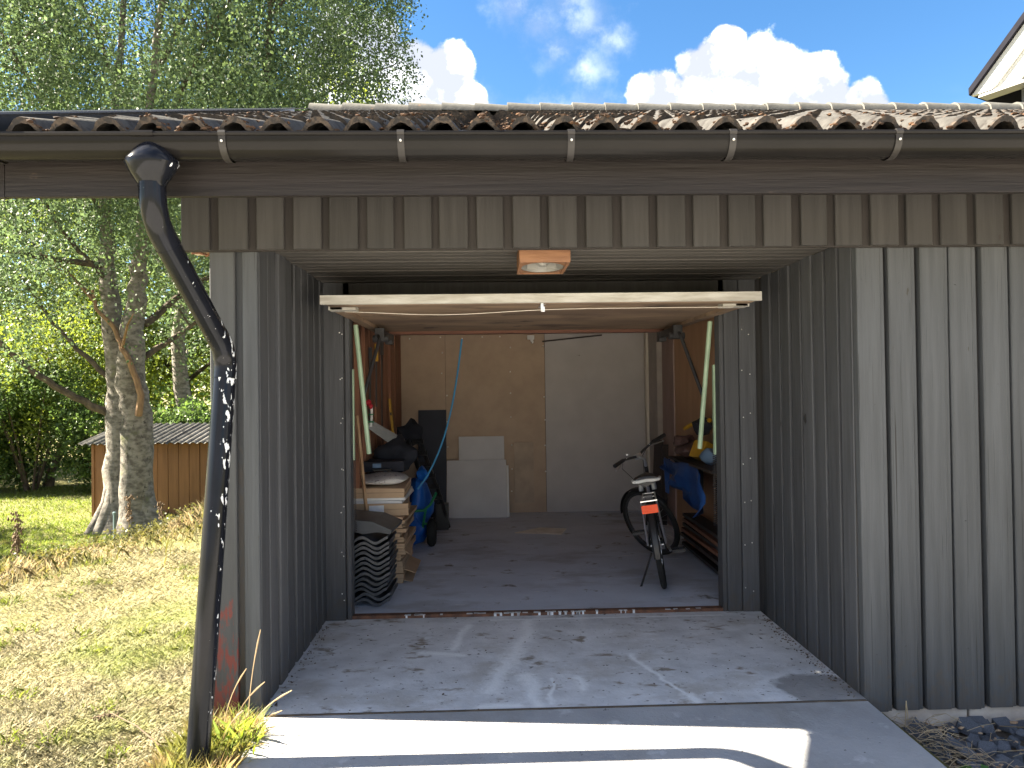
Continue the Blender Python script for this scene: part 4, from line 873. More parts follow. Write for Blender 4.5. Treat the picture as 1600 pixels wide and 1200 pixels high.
# sheet on the floor
b = MB(); b.hexa([(.23, 7.55, .003), (.72, 7.42, .003), (.80, 7.72, .003), (.52, 7.83, .003), (.24, 7.57, .008), (.72, 7.44, .012), (.80, 7.72, .01), (.52, 7.83, .006)]); thing(link('cardboard_sheet', b.mesh('cardboard_sheet'), mat('pale_card', (.92, .89, .84), (.74, .71, .66), (9, 9, 9), .9, .1, rand=0)), 'loose torn cardboard sheet lying on the garage floor', 'cardboard')

# ------------------------------------------------------------------ things along the right side
lean_b = MB(); lean_b.box((0, 0, .47), (.10, .018, .94)); o = link('dark_board', lean_b.mesh('dark_board'), DKWOOD, None, (1.86, 8.05, .0), (rad(3), rad(2), 0)); thing(o, 'dark stained board leaning by the grey post, left one of two', 'board')
lean_b = MB(); lean_b.box((0, 0, .45), (.07, .018, .90)); o = link('dark_board', lean_b.mesh('dark_board'), DKWOOD, None, (1.90, 7.86, .0), (rad(4), rad(1), 0)); thing(o, 'slightly shorter dark board leaning by the grey post, right one of two', 'board')
SHF = empty('wall_shelf', (1.83, 6.1, .78)); thing(SHF, 'pale shelf on the right wall above the blue tarpaulin', 'shelf')
b = MB(); b.box((1.82, 6.05, .865), (.30, 1.35, .018)); part('shelf_board', b, DKWOOD, SHF)
b = MB(); b.prism([(1.68, .862), (1.97, .862), (1.97, .55), (1.94, .55)], 6.58, 6.60, 'Y'); part('bracket', b, DARK_ST, SHF)
b = MB(); n = 9; vs = []
for i in range(n):
    for j in range(7):
        y = 6.78-i*.16; x = 1.66+.028*math.sin(i*1.3)+.010*j*math.sin(i*2.1+j)
        z = .855-.02*math.sin(i)-j*.055*(.35+i*.115 if i < 6 else 1.05); vs.append((x-.015*math.sin(j*1.1+i), y+.012*j, z))
b.add(vs, [(i*7+j, i*7+j+1, (i+1)*7+j+1, (i+1)*7+j) for i in range(n-1) for j in range(6)])
TP = empty('tarpaulin', (1.7, 6.2, .6)); thing(TP, 'blue tarpaulin hanging over the front of the right wall shelf', 'tarpaulin')
o = part('sheet', b, TARP, TP, True); md = o.modifiers.new('thick', 'SOLIDIFY'); md.thickness = .004
b = MB(); b.hexa([(1.665, 6.79, .52), (1.70, 6.79, .50), (1.70, 6.80, .50), (1.665, 6.80, .52), (1.65, 6.77, .84), (1.71, 6.77, .84), (1.71, 6.78, .84), (1.65, 6.78, .84)]); part('hanging_corner', b, TARP, TP)
zs = .878
b = MB(); b.blob((1.80, 6.45, zs+.07), 1, 12, .25, 3, squash=(.13, .16, .075)); b.blob((1.78, 6.52, zs+.15), 1, 13, .3, 3, squash=(.08, .09, .06)); thing(link('brown_bag', b.mesh('brown_bag', True), BROWNB), 'crumpled dark brown bag on the right wall shelf', 'bag')
b = MB(); b.box((1.83, 6.12, zs+.09), (.11, .18, .15), (0, rad(24), .3)); b.tube([(1.76, 6.42, zs+.27), (1.80, 6.2, zs+.34), (1.86, 6.0, zs+.36)], .02, 6); thing(link('yellow_case', b.mesh('yellow_case'), YELLOW), 'yellow box with a strap on the right wall shelf', 'box')
b = MB(); b.blob((1.84, 5.9, zs+.06), 1, 2, .2, 2, squash=(.1, .12, .07)); thing(link('light_blue_bag', b.mesh('light_blue_bag', True), mat('pale_blue_bag', (.16, .26, .42), None, rough=.6, bump=.2, rand=0)), 'light blue bag on the shelf nearest the right jamb', 'bag')
b = MB(); b.blob((1.83, 6.1, zs+.30), 1, 6, .3, 2, squash=(.09, .13, .07)); thing(link('black_bag', b.mesh('black_bag', True), DARKCL), 'black bag heaped above the yellow box', 'bag')
for k in range(7):
    b = MB(); b.box((0, 0, 0), (.14, 1.3, .028)); o = link('stored_plank', b.mesh('stored_plank'), STUD if k % 2 else DKWOOD, None, (1.86+random.uniform(-.03, .03), 6.05, .05+k*.045), (0, 0, random.uniform(-.03, .03)))
    thing(o, ('lowest', 'sixth from the top', 'fifth from the top', 'fourth from the top', 'third from the top', 'second from the top', 'topmost')[k]+' plank of the low pile along the right inner wall', 'plank', 'planks piled along the right inner wall')

# ------------------------------------------------------------------ trees and shrubs
def leaves(name, C, size, m, parent, droop=.35, aspect=.62):
    """one small diamond per leaf"""
    n = len(C); a = RNG.normal(size=(n, 3)); a[:, 2] -= droop; a /= np.linalg.norm(a, axis=1)[:, None]
    q = RNG.normal(size=(n, 3)); bq = np.cross(a, q); bq /= np.linalg.norm(bq, axis=1)[:, None]
    l = (size*RNG.uniform(.6, 1.25, n))[:, None]*.5
    V4 = np.stack([C-a*l, C+bq*l*aspect, C+a*l, C-bq*l*aspect], 1)
    o = link(name, quads_mesh(name, V4), m, parent); return o
def noise3(P, k, seed):
    r = np.random.default_rng(seed); v = 0
    for i in range(5):
        d = r.normal(size=3)*k; v = v+np.sin(P@d+r.uniform(0, 6.28))
    return v/2.2
def crown_points(center, radii, n, seed, per=34, strand=.9, cut=-.25, zmin=-9, keep=None, spread=.16, shell=.45):
    """leaf positions: hanging sprays scattered through an uneven crown"""
    m = n//per; r = np.random.default_rng(seed); out = []
    while len(out) < m:
        d = r.normal(size=(m*3, 3)); d /= np.linalg.norm(d, axis=1)[:, None]
        rr = (shell+(1-shell)*r.random(m*3)**.6)[:, None]; rr *= (1+.16*noise3(d, 2.6, seed+5))[:, None]
        P = np.array(center)+d*rr*np.array(radii)
        ok = (noise3(P, 1.15, seed+1)+.5*noise3(P, 2.6, seed+2) > cut) & (P[:, 2] > zmin)
        if keep is not None: ok &= keep(P)
        out += list(P[ok])
    S0 = np.array(out[:m]); t = r.random((m, per)); L = r.uniform(.35, 1.0, m)*strand
    sway = r.normal(size=(m, 1, 3))*.25; sway[:, :, 2] = 0
    P = S0[:, None, :]+np.stack([np.zeros_like(t), np.zeros_like(t), -t*L[:, None]], -1)+sway*t[..., None]+r.normal(size=(m, per, 3))*spread*np.array([1, 1, .7])
    return P.reshape(-1, 3)
def px13(x, y, Y=13.0): return ((x-767)/1110*Y, Y, 1.5+(613-y)/1110*Y)
def limb_path(lst, n=4, dy=0.0):
    P = [Vector((*px13(x, y)[:1], 13+d, px13(x, y)[2])) for (x, y, d) in lst]; out = []
    for i in range(len(P)-1):
        for k in range(n): out.append(P[i].lerp(P[i+1], k/n)+Vector((random.uniform(-.03, .03), random.uniform(-.03, .03), 0)))
    return out+[P[-1]]
# the big double stemmed birch
BT = empty('birch_tree', (-6.6, 13, -.9)); thing(BT, 'old birch tree with two fused grey stems in front of the brown shed', 'tree')
b = MB()
def stem(lst, rs, n=14):
    P = limb_path(lst, 5); k = len(P); R = [float(np.interp(i/(k-1), np.linspace(0, 1, len(rs)), rs))*(1+random.uniform(-.05, .05)) for i in range(k)]
    b.tube(P, R, n)
stem([(196, 830, 0), (196, 780, 0), (199, 640, 0), (190, 540, .05), (178, 450, .1), (170, 330, .15), (185, 150, .2), (196, -60, .3), (205, -300, .3)], [.46, .29, .255, .20, .150, .105, .065, .045, .03])
stem([(226, 830, -.1), (224, 780, -.1), (222, 640, -.05), (216, 560, -.1), (226, 480, -.1), (233, 400, -.1), (252, 200, -.2), (275, -20, -.2), (290, -250, -.1)], [.42, .28, .265, .23, .165, .125, .075, .05, .03])
for (x, r) in ((182, .16), (210, .2), (240, .16), (172, .11), (228, .16)):
    b.tube([px13(x+(210-x)*.5, 690, 12.97), px13(x+(210-x)*.12, 775, 12.86), px13(x+(x-210)*.45, 815, 12.74), px13(x+(x-210)*.9, 836, 12.62)], [r*.7, r*.95, r*.9, r*.5], 10)
part('trunk', b, BARK, BT, True)
limbs = [([(185, 640, -.1), (150, 612, -.4), (110, 580, -.7), (70, 530, -1.0), (40, 500, -1.3), (-20, 470, -1.6)], .072, .025, BARK2),
         ([(192, 600, .2), (150, 560, .1), (105, 515, .1), (85, 480, .0), (60, 440, -.1)], .055, .015, BARK2),
         ([(238, 640, -.3), (240, 600, -.34), (222, 550, -.36), (208, 515, -.36), (180, 480, -.4), (175, 450, -.4)], .065, .025, BARK3),
         ([(222, 560, 0), (255, 530, .3), (285, 500, .6), (305, 470, .8)], .065, .02, BARK2),
         ([(225, 500, .2), (270, 440, .8), (330, 380, 1.4), (400, 330, 1.8)], .07, .02, BARK2),
         ([(178, 430, 0), (140, 380, -.3), (110, 320, -.6), (60, 240, -1.0)], .05, .012, BARK2),
         ([(172, 410, 0), (110, 405, -.5), (40, 395, -1.0), (-20, 380, -1.4)], .06, .015, BARK2),
         ([(170, 330, 0), (120, 200, -.5), (70, 80, -.9), (30, -60, -1.2)], .04, .012, BARK2),
         ([(240, 300, 0), (300, 180, -.4), (360, 90, -.8), (440, 0, -1.2), (500, -40, -1.4)], .045, .012, BARK2),
         ([(250, 210, 0), (340, 190, .5), (430, 150, 1.0), (520, 70, 1.5), (600, 20, 2)], .045, .012, BARK2),
         ([(190, 120, 0), (175, 40, -.5), (140, -60, -.9)], .04, .012, BARK2), ([(262, 100, 0), (330, 0, -.3), (420, -100, -.5)], .045, .012, BARK2),
         ([(452, 160, -1.0), (455, 90, -1.1), (470, 20, -1.2)], .07, .03, BARK2)]
for (lst, r0, r1, m_) in limbs:
    b = MB(); P = limb_path(lst, 4); k = len(P); b.tube(P, [r0+(r1-r0)*i/(k-1) for i in range(k)], 8)
    for q in range(3):      # side shoots
        i = random.randint(k//3, k-2); e = P[i]+Vector((random.uniform(-1, 1), random.uniform(-.8, .3), random.uniform(-.2, .9))); b.tube([P[i], P[i].lerp(e, .5)+Vector((0, 0, .12)), e], [r1*.9+.008, r1*.6+.004, .006], 5)
    part('limb', b, m_, BT, True)
def birch_keep(P):
    x = 767+P[:, 0]/P[:, 1]*1110; y = 613-(P[:, 2]-1.5)/P[:, 1]*1110
    low = y > 300
    near_trunk = (np.abs(x-205) < 48) & (P[:, 1] < 13.2) & (y > 330)
    k = ~near_trunk | (RNG.random(len(P)) < .22)
    k &= ~(low & (x > 235) & (RNG.random(len(P)) < .7)); k &= ~(low & (x > 60) & (RNG.random(len(P)) < .35)); k &= ~((y > 420) & (RNG.random(len(P)) < .55))
    k &= ~((y > 490+.10*(200-x)) & (RNG.random(len(P)) < .85))
    k &= ~((x > 590) & (y > 90) & (RNG.random(len(P)) < .5)); k &= x < 648
    k &= P[:, 0] > -13.5
    return k
CP = crown_points((-6.0, 12.8, 8.3), (6.3, 4.0, 6.9), 340000, 21, per=60, strand=1.5, cut=-.52, zmin=2.6, keep=birch_keep, spread=.10, shell=.2)
leaves('crown', CP, .062, LEAF_B, BT, droop=.6)

def tree(name, label, x, y, h, r, n, size, m, seed, trunk_r=.25, bark=BARK2, z0=None, base=.12, cut=-.3, group=None):
    gz = float(ground_z(np.array(x), np.array(y))) if z0 is None else z0
    T = empty(name, (x, y, gz)); thing(T, label, 'tree', group)
    b = MB(); P = [Vector((x+.25*math.sin(i*1.1+seed), y, gz-.1+h*.75*i/7)) for i in range(8)]
    b.tube(P, [trunk_r*(1.25 if i == 0 else 1-.11*i) for i in range(8)], 10)
    rn = random.Random(seed)
    for q in range(7):
        i = rn.randint(2, 6); an = rn.uniform(0, 6.28); e = P[i]+Vector((math.cos(an)*r*.6, math.sin(an)*r*.6, h*rn.uniform(.05, .2))); b.tube([P[i], P[i].lerp(e, .5)+Vector((0, 0, .2)), e], [trunk_r*.4, trunk_r*.25, .03], 6)
    part('trunk', b, bark, T, True)
    C = crown_points((x, y, gz+h*(base+1)/2), (r, r, h*(1-base)/2), n, seed, per=30, strand=1.2, cut=cut, spread=size*1.4, shell=.35)
    leaves('crown', C, size, m, T); return T
tree('lime_tree', 'bright green sunlit tree far behind the old birch on the left', -17.5, 26, 13, 4.6, 36000, .17, LEAF_L, 31, .28)
tree('lime_tree', 'bright green tree beyond the shed seen between the birch limbs', -12.0, 28, 14, 4.4, 36000, .17, LEAF_L, 32, .28, base=.05)
tree('ash_tree', 'darker tree behind the shed with a straight grey trunk by the downpipe', -8.35, 19.8, 12.5, 3.4, 34000, .12, LEAF_B, 33, .27, BARK, base=.34)
tree('lime_tree', 'tall green tree behind the birch crown above the garage roof', -6.8, 27, 15, 4.4, 34000, .16, LEAF_L, 34, .3)
tree('maple_tree', 'broad tree at the far left edge behind the hedge', -23, 25, 12, 5, 34000, .18, LEAF_D, 35, .3)
tree('willow_tree', 'pale drooping young tree hanging over the hedge beside the birch', -11.7, 19.5, 5.2, 2.0, 15000, .10, LEAF_L, 36, .12, base=.28, cut=-.2)
tree('fruit_tree', 'round tree on the lower lawn beyond the left edge of the picture', -17.3, 12.0, 9.6, 2.6, 16000, .16, LEAF_D, 51, .2, base=.15)
def shrub(label, x, y, h, r, n, seed, m=LEAF_D, size=.10):
    gz = float(ground_z(np.array(x), np.array(y))); T = empty('shrub', (x, y, gz)); thing(T, label, 'shrub', 'dark shrubs bordering the lower lawn')
    b = MB(); rn = random.Random(seed)
    for q in range(9):
        an = rn.uniform(0, 6.28); b.tube([(x+.1*math.cos(an), y+.1*math.sin(an), gz-.05), (x+r*.3*math.cos(an), y+r*.3*math.sin(an), gz+h*.4), (x+r*.6*math.cos(an), y+r*.6*math.sin(an), gz+h*.8)], [.035, .025, .01], 5)
    part('stems', b, BARK2, T, True)
    C = crown_points((x, y, gz+h*.53), (r, r*.9, h*.5), n, seed, per=26, strand=.35, cut=-.75, spread=.13, shell=.35); C = C[C[:, 2] > gz+.03]
    leaves('crown', C, size, m, T, droop=.1)
shrub('leftmost dark shrub at the edge of the lower lawn', -14.2, 18.7, 3.1, 1.7, 15000, 41)
shrub('large dark shrub in the middle of the lawn border', -12.0, 18.9, 3.3, 1.6, 16000, 42)
shrub('dark shrub tucked beside the brown shed', -10.2, 18.8, 2.8, 1.2, 11000, 43)
shrub('glossy shrub behind the shed roof by the downpipe', -8.0, 18.2, 2.4, 1.3, 9000, 44)
shrub('shrub outside the left edge of the lawn border', -17.2, 19.5, 3.4, 1.9, 11000, 45)
# a wood closing the view far behind
P = np.stack([RNG.uniform(-95, 70, 26000), RNG.uniform(48, 62, 26000), RNG.uniform(-1, 1, 26000)], -1)
hgt = 8.5+2.2*np.sin(P[:, 0]*.21)+1.6*np.sin(P[:, 0]*.53+1); hgt = np.where(P[:, 0] > -4, hgt*.5, hgt); P[:, 2] = -1+hgt*RNG.random(26000)**.75
stuff(leaves('far_woods', P, 1.0, LEAF_D, None))

# ------------------------------------------------------------------ shed, pole, neighbouring house
SD = empty('shed', (-6.8, 14.6, -.9)); thing(SD, 'low brown boarded shed with a grey corrugated roof behind the birch', 'shed')
boxpart('core', (-6.75, 15.3, -.17), (2.50, 1.30, 1.42), SHEDW, SD)
boards(SD, (-8.03, 14.62), (1, 0), 2.6, -.95, .55, .203, .008, SHEDW, 0, .02)
boxpart('corner_post', (-8.045, 14.61, -.2), (.05, .05, 1.5), SHEDW, SD)
wr = wave_sheet('roof_sheet', .88, 1.75, .022, .146, .008, 30)
for i, x in enumerate((-7.75, -6.92, -6.09, -5.26)): link('roof_sheet', wr, ETERNIT, SD, (x, 15.2, .735+.004*(i % 2)), (rad(10.5), 0, 0))
b = MB(); b.tube([(-4.78, 9.15, -.75), (-4.78, 9.15, .03)], .017, 8); b.lathe([(.022, .02), (.022, .045), (.001, .055)], (-4.78, 9.15, 0), n=8); thing(link('fence_pole', b.mesh('fence_pole', True), GALV), 'thin grey green metal pole in the weeds before the birch', 'pole')
HS = empty('house', (11, 15, 0)); thing(HS, 'grey neighbouring house with a white stepped bargeboard at its steep gable', 'house')
TH, KP = rad(62), 1.06; HX = 9.08
def hp(t, d, z): return (HX+t*math.cos(TH)+d*math.sin(TH), 13-t*math.sin(TH)+d*math.cos(TH), z)
def band(name, a0, a1, d0, d1, m, zc=6.93, T=4.6):
    z = lambda t, a: 6.96+KP*t-a
    t0, t1 = max(0, (zc-6.96+a0)/KP), (zc-6.96+a1)/KP
    pts = [(t0, z(t0, a0)), (T, z(T, a0)), (T, z(T, a1)), (t1, zc)]
    b = MB(); vs = [hp(t, d0, q) for t, q in pts]+[hp(t, d1, q) for t, q in pts]
    b.add(vs, [(0, 1, 2, 3), (7, 6, 5, 4)]+[(i, 4+i, 4+(i+1) % 4, (i+1) % 4) for i in range(4)]); part(name, b, m, HS)
band('roof_edge', -.10, .035, -.10, 4.0, ROOFEDGE)
band('bargeboard', .04, .42, -.02, .06, GABLEW); band('bargeboard', .43, .84, .05, .11, GABLEW)
b = MB(); z_ = 6.90
b.add([hp(.12, .0, z_-.035), hp(7, .0, z_-.035), hp(7, .3, z_-.035), hp(.12, .3, z_-.035), hp(.12, .0, z_+.02), hp(7, .0, z_+.02), hp(7, .3, z_+.02), hp(.12, .3, z_+.02)], [(0, 1, 2, 3), (4, 5, 6, 7), (0, 1, 5, 4), (1, 2, 6, 5), (2, 3, 7, 6), (3, 0, 4, 7)]); part('soffit', b, mat('grey_soffit', (.30, .30, .31), None, rough=.6, bump=0, rand=0), HS)
b = MB(); pts = [(.7, -.2), (8, -.2), (8, 6.96+KP*4.6-.9-KP*3.4), (4.6, 6.96+KP*4.6-.9), (.7, 6.96+KP*.7-.75)]
vs = [hp(t, .3, q) for t, q in pts]+[hp(t, 8, q) for t, q in pts]; b.add(vs, [(0, 1, 2, 3, 4), (9, 8, 7, 6, 5)]+[(i, 5+i, 5+(i+1) % 5, (i+1) % 5) for i in range(5)]); part('wall', b, HOUSEG, HS)

# ------------------------------------------------------------------ grass
def blades(name, X, Y, L, w, lean_lo, lean_hi, m, yaw=None, curl=.0):
    n = len(X); Z = ground_z(X, Y)-.004; B = np.stack([X, Y, Z], -1)
    ya = RNG.uniform(0, 2*np.pi, n) if yaw is None else yaw
    le = np.radians(RNG.uniform(lean_lo, lean_hi, n)); d = np.stack([np.cos(ya)*np.sin(le), np.sin(ya)*np.sin(le), np.cos(le)], -1)
    ph = ya+np.pi/2+RNG.normal(size=n)*.5; sd = np.stack([np.cos(ph), np.sin(ph), np.zeros(n)], -1)*(w/2)[:, None]
    M1 = B+d*(L*.55)[:, None]; le2 = np.minimum(le+curl, 1.75); d2 = np.stack([np.cos(ya)*np.sin(le2), np.sin(ya)*np.sin(le2), np.cos(le2)], -1); T_ = M1+d2*(L*.45)[:, None]
    V8 = np.stack([B-sd, B+sd, M1+sd*.8, T_+sd*.12, T_-sd*.12, M1-sd*.8], 1)
    return link(name, quads_mesh(name, V8), m)
n = 210000; u = RNG.random(n); Y = 2.45+7.2*u**1.7; xl = -.74*Y-.35; X = xl+(-1.365-xl)*RNG.random(n)
k = (X > -1.30) | True
lean_n = noise3(np.stack([X, Y, X*0], -1), 2.2, 77); yaw = 1.6*lean_n+noise3(np.stack([X, Y, X*0], -1), 7, 78)*1.5+RNG.normal(size=n)*1.5
clump = noise3(np.stack([X, Y, X*0], -1), 3.5, 79)
stuff(blades('lawn_grass', X, Y, RNG.uniform(.022, .066, n)*(1+.25*clump), RNG.uniform(.0022, .0046, n), 35, 89, GRASSM, yaw, .35))
n = 9000; Y = RNG.uniform(2.3, 3.36, n); X = -1.37+.30*RNG.random(n)**1.4
stuff(blades('edge_grass', X, Y, RNG.uniform(.04, .15, n), RNG.uniform(.0022, .0042, n), 8, 66, mat('edge_grass_blade', (.26, .28, .075), None, (3, 3, 3), rough=.6, bump=0, rand=0, trans=.35, spots=[((.36, .28, .14), (3, 3, 3), .50, .1)], island=[(0, (.5, .5, .45)), (1, (1.2, 1.15, 1.1))]), None, .4))
n = 70000; Y = 9.0+10.5*RNG.random(n)**1.2; X = -.78*Y+RNG.random(n)*(.78*Y-3.2)
LAWN2 = mat('lower_lawn_blade', (.185, .25, .055), None, (.5, .5, .5), rough=.6, bump=0, rand=0, trans=.35, spots=[((.28, .27, .11), (.5, .9, .5), .56, .14)], island=[(0, (.6, .6, .5)), (1, (1.15, 1.15, 1.1))])
stuff(blades('lower_lawn_grass', X, Y, RNG.uniform(.05, .11, n), RNG.uniform(.007, .014, n), 20, 75, LAWN2, None, .3))
# darker green tufts scattered in the mown lawn
m = 46; cx_ = 2.7+5*RNG.random(m)**1.2; cxx = (-.72*cx_-.1)+(-1.5-(-.72*cx_-.1))*RNG.random(m); n = m*70
Y = np.repeat(cx_, 70)+RNG.normal(size=n)*.045; X = np.repeat(cxx, 70)+RNG.normal(size=n)*.05
stuff(blades('grass_tufts', X, Y, RNG.uniform(.03, .085, n), RNG.uniform(.0025, .005, n), 5, 60, mat('tuft_green_blade', (.17, .22, .05), None, (3, 3, 3), rough=.6, bump=0, rand=0, trans=.35, island=[(0, (.6, .6, .5)), (1, (1.25, 1.2, 1.2))]), None, .5))
# rough growth along the crest of the bank
def crest(t, off): # point on the crest line
    return -4.25+(t-6.6)*.353+off*-.943, t+off*.333
n = 17000; t = RNG.uniform(4.6, 10.8, n); off = RNG.normal(size=n)*.42+.30; X, Y = crest(t, off)
stuff(blades('bank_weeds', X, Y, RNG.uniform(.05, .26, n)*(1+.5*noise3(np.stack([X, Y, X*0], -1), 2.5, 80)).clip(.3, 2)*np.where(Y < 8, .75, 1.2), RNG.uniform(.004, .010, n), 5, 45, mat('bank_weed_blade', (.16, .165, .05), None, (2, 2, 2), rough=.6, bump=0, rand=0, trans=.35, spots=[((.33, .28, .16), (2.4, 2.4, 2.4), .44, .1)], island=[(0, (.5, .5, .5)), (1, (1.2, 1.15, 1.1))]), None, .5))
n = 70; t = RNG.uniform(5.4, 10.8, n); off = RNG.normal(size=n)*.3+.35; X, Y = crest(t, off); C = []
for x, y in zip(X, Y):
    z = float(ground_z(np.array(x), np.array(y))); h = random.uniform(.05, .16)*(1 if y < 8 else 1.7)
    for q in range(46): C.append((x+random.gauss(0, .10), y+random.gauss(0, .07), z+h*random.random()))
stuff(leaves('bank_herbs', np.array(C), .042, LEAF_W, None, droop=-.2))
DOCK = mat('dock_seed', (.18, .125, .075), (.11, .075, .045), (40, 40, 40), .9, .3, rand=.2)
dock = {0: 'tall brown seed stalk in the bank weeds at the far left', 1: 'brown dock stalk standing between the lawn edge and the birch', 2: 'shorter brown stalk beside the metal pole', 3: 'pale brown stalk right of the metal pole', 4: 'thin brown stalk near the left edge of the bank', 5: 'dry dark stalk before the shed by the downpipe'}
for i, (tt, of, h) in enumerate(((6.7, .22, .52), (8.0, .35, .50), (8.6, .45, .36), (9.2, .25, .40), (6.9, .5, .34), (10.6, .1, .75))):
    x, y = crest(tt, of); z = float(ground_z(np.array(x), np.array(y))); r = empty('dock_plant', (x, y, z)); thing(r, dock[i], 'weed', 'dry stalks along the bank')
    b = MB(); e = Vector((x+random.uniform(-.06, .06), y, z+h)); b.tube([(x, y, z-.02), e], [.006, .003], 5); part('stalk', b, DOCK, r)
    b = MB()
    for q in range(70):
        tq = random.uniform(.45, 1); p = Vector((x, y, z)).lerp(e, tq); b.blob(p+Vector((random.gauss(0, .022), random.gauss(0, .022), 0)), random.uniform(.006, .012), q, .2, 1, squash=(1, 1, 1.6))
    stuff(part('seed_head', b, DOCK, r))
# tall stems beside the wing wall
TG = empty('tall_grass', (-1.16, 3.2, -.05)); thing(TG, 'tuft of tall seeding grass at the foot of the wing wall', 'grass tuft')
for (x, y, dx, dy, h) in ((-1.13, 3.30, .055, .02, .47), (-1.17, 3.20, .16, -.03, .33), (-1.22, 3.24, .10, .02, .36), (-1.18, 3.12, .11, -.05, .24), (-1.12, 3.22, .17, .0, .16), (-1.10, 3.25, .20, -.05, .27)):
    b = MB(); P = [Vector((x+dx*t*t, y+dy*t, -.05+h*(t-.12*t*t*(dx > .09)))) for t in [i/8 for i in range(9)]]; b.tube(P, [.0022]*6+[.0028, .0042, .002], 5); part('stem', b, STRAW, TG)
n = 320; x = RNG.normal(size=n)*.05-1.14; y = RNG.normal(size=n)*.07+3.2
o = blades('grass_leaves', x, y, RNG.uniform(.06, .19, n), RNG.uniform(.0025, .0045, n), 4, 40, mat('tuft_blade', (.30, .40, .08), None, (9, 9, 9), rough=.6, bump=0, rand=0, trans=.35, island=[(0, (.7, .8, .5)), (.6, (1, 1, 1)), (1, (1.8, 1.3, 1.8))]), None, .7); setpar(o, TG)
# a fallen stalk on the lawn
FS = empty('fallen_stalk', (-1.6, 3.1, -.03)); thing(FS, 'fallen dry brown stalk lying on the mown lawn', 'stalk')
b = MB(); b.tube([(-1.87, 3.38, .01), (-1.76, 3.34, .045), (-1.60, 3.24, .03), (-1.45, 3.13, -.005)], [.0025, .003, .0035, .004], 5); part('stalk', b, DOCK, FS)
b = MB()
for q in range(36): b.blob(Vector((-1.87, 3.38, .012)).lerp(Vector((-1.73, 3.325, .045)), random.random())+Vector((random.gauss(0, .006), random.gauss(0, .006), random.gauss(0, .006))), .005, q, .2, 1)
stuff(part('seed_head', b, DOCK, FS))

# ------------------------------------------------------------------ slate shards and dry growth right of the drive
def shard_mesh(seed):
    rn = random.Random(seed); k = rn.randint(5, 7); pts = []
    for i in range(k):
        a = 2*math.pi*i/k+rn.uniform(-.3, .3); r = rn.uniform(.6, 1.1); pts.append((r*math.cos(a), r*.7*math.sin(a)))
    b = MB(); t = rn.uniform(.16, .30); vs = [(x, y, -t+rn.uniform(-.05, .05)) for x, y in pts]+[(x*.9, y*.9, t+rn.uniform(-.10, .10)) for x, y in pts]
    b.add(vs, [tuple(range(k))[::-1], tuple(range(k, 2*k))]+[(i, (i+1) % k, k+(i+1) % k, k+i) for i in range(k)]); return b.mesh('slate_shard')
sm = [shard_mesh(i) for i in range(9)]; rn = random.Random(5); placed = []
for i in range(190):
    y = 2.62+.80*rn.random(); edge = 1.845
    x = edge+rn.random()**.9*(2.75-edge); s_ = rn.uniform(.026, .062) if i > 75 else rn.uniform(.06, .095)
    o = link('slate_shard', sm[i % 9], SHARD, None, (x+s_*.5, min(y, 3.43), -.165+rn.uniform(-.005, .035)), (rn.gauss(0, .32), rn.gauss(0, .32), rn.uniform(0, 6.28))); o.scale = (s_, s_, s_)
    thing(o, 'dark slate shard in the heap between the drive and the plinth', 'stone', 'slate shards beside the drive')
o = link('pale_shard', sm[3], WHITE, None, (2.47, 3.27, -.125), (.2, .1, .4)); o.scale = (.05, .035, .03); thing(o, 'small pale flat stone among the dark slate shards', 'stone')
b = MB()
for i in range(230):
    c = rn.random() < .8
    x = rn.gauss(1.97, .085) if c else rn.uniform(1.86, 2.7); y = rn.uniform(2.6, 3.40); z = -.14+rn.uniform(0, .055); a = rn.gauss(-.5, .7); l = rn.uniform(.04, .17)
    b.tube([(x, y, z), (x+l*.5*math.cos(a), y+l*.5*math.sin(a), z+rn.uniform(.0, .035)), (x+l*math.cos(a), y+l*math.sin(a), z+rn.uniform(-.01, .02))], .0013, 3, False)
for (x, y, x2, y2, h) in ((1.96, 3.36, 1.94, 3.30, .11), (1.94, 3.30, 1.96, 3.15, -.03), (2.25, 3.1, 2.33, 2.85, .05), (2.4, 3.33, 2.45, 2.95, .06)): b.tube([(x, y, -.12), ((x+x2)/2, (y+y2)/2, -.10+h), (x2, y2, -.12+h*.5)], .0022, 4)
pb = MB()
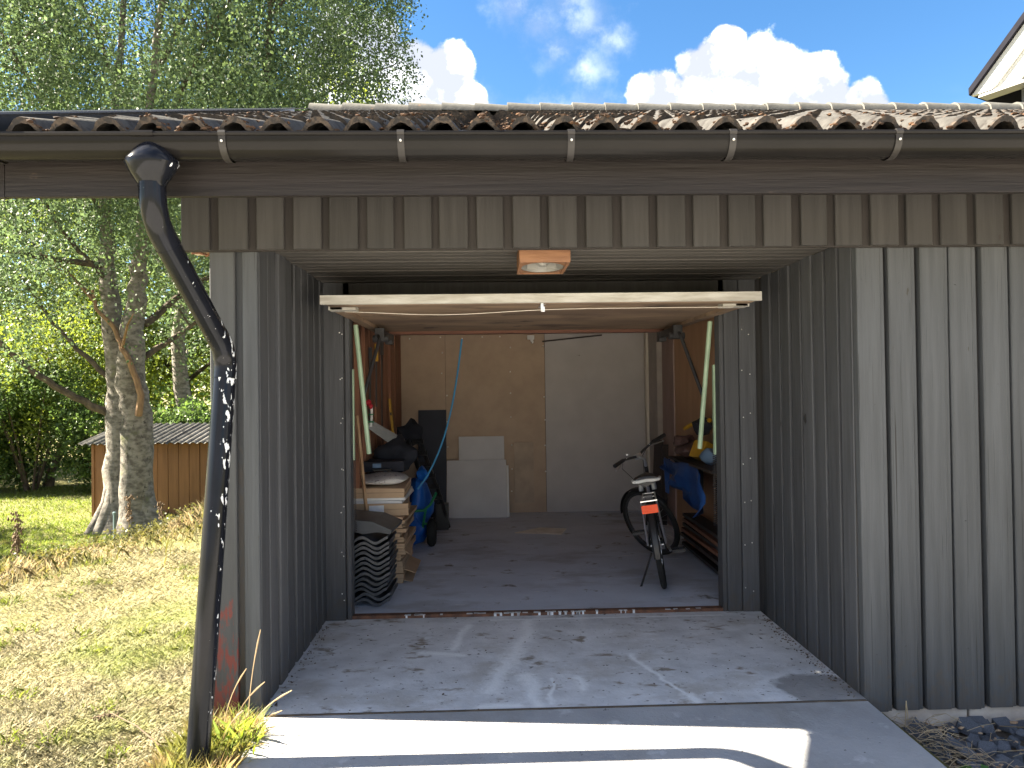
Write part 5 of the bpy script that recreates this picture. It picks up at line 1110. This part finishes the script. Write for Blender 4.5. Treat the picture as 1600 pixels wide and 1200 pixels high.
for i in range(60): pb.blob((rn.uniform(1.95, 2.75), rn.uniform(2.75, 3.38), -.125+rn.uniform(-.01, .03)), rn.uniform(.004, .011), i, .35, 1, squash=(1.5, 1, .6))
stuff(link('pale_chips', pb.mesh('pale_chips'), RAWWOOD))
stuff(link('dry_straw', b.mesh('dry_straw'), STRAW))
WD = empty('green_weed', (2.03, 2.93, -.15)); thing(WD, 'small green weed growing among the straw by the drive', 'weed')
for i in range(9):
    a = rn.uniform(0, 6.28); l = rn.uniform(.05, .10); w = rn.uniform(.008, .018); b = MB(); d = Vector((math.cos(a), math.sin(a), 0)); q = Vector((-d.y, d.x, 0)); p = Vector((2.03, 2.93, -.15))
    b.add([p-q*.003, p+q*.003, p+d*l*.5+q*w+Vector((0, 0, .05)), p+d*l*.5-q*w+Vector((0, 0, .05)), p+d*l+Vector((0, 0, .03))], [(0, 1, 2, 3), (3, 2, 4)]); part('leaf', b, mat('weed_green', (.10, .26, .05), None, rough=.5, bump=0, rand=0, trans=.3) if i == 0 else bpy.data.materials['weed_green'], WD)
# leaf litter and grit along the recess walls and the slab joint
b = MB()
for i in range(420):
    if i < 200: t = rn.random(); x = 1.79-abs(rn.gauss(0, .045)); y = 3.42+1.25*t
    elif i < 280: x = -1.09+abs(rn.gauss(0, .03)); y = 3.45+1.2*rn.random()
    elif i < 330: x = rn.uniform(-1, 1.75); y = 3.40+rn.gauss(0, .004)
    else: x = rn.uniform(-1, 1.7); y = rn.uniform(2.9, 4.7)
    s_ = rn.uniform(.0012, .0036) if i < 330 else rn.uniform(.001, .003); z = (.004 if y > 3.4 else -.022)+s_*.4
    if y > 3.4: z = -.012+.012*(y-3.405)/1.37+s_*.5
    b.box((x, y, z), (s_*rn.uniform(1, 4), s_*2, s_), (0, rn.uniform(-.3, .3), rn.uniform(0, 3.1)))
stuff(link('leaf_litter', b.mesh('leaf_litter'), mat('leaf_litter', (.16, .11, .07), (.06, .045, .035), (60, 60, 60), .95, 0, rand=0, island=[(0, (.4, .4, .4)), (1, (1.6, 1.5, 1.4))])))
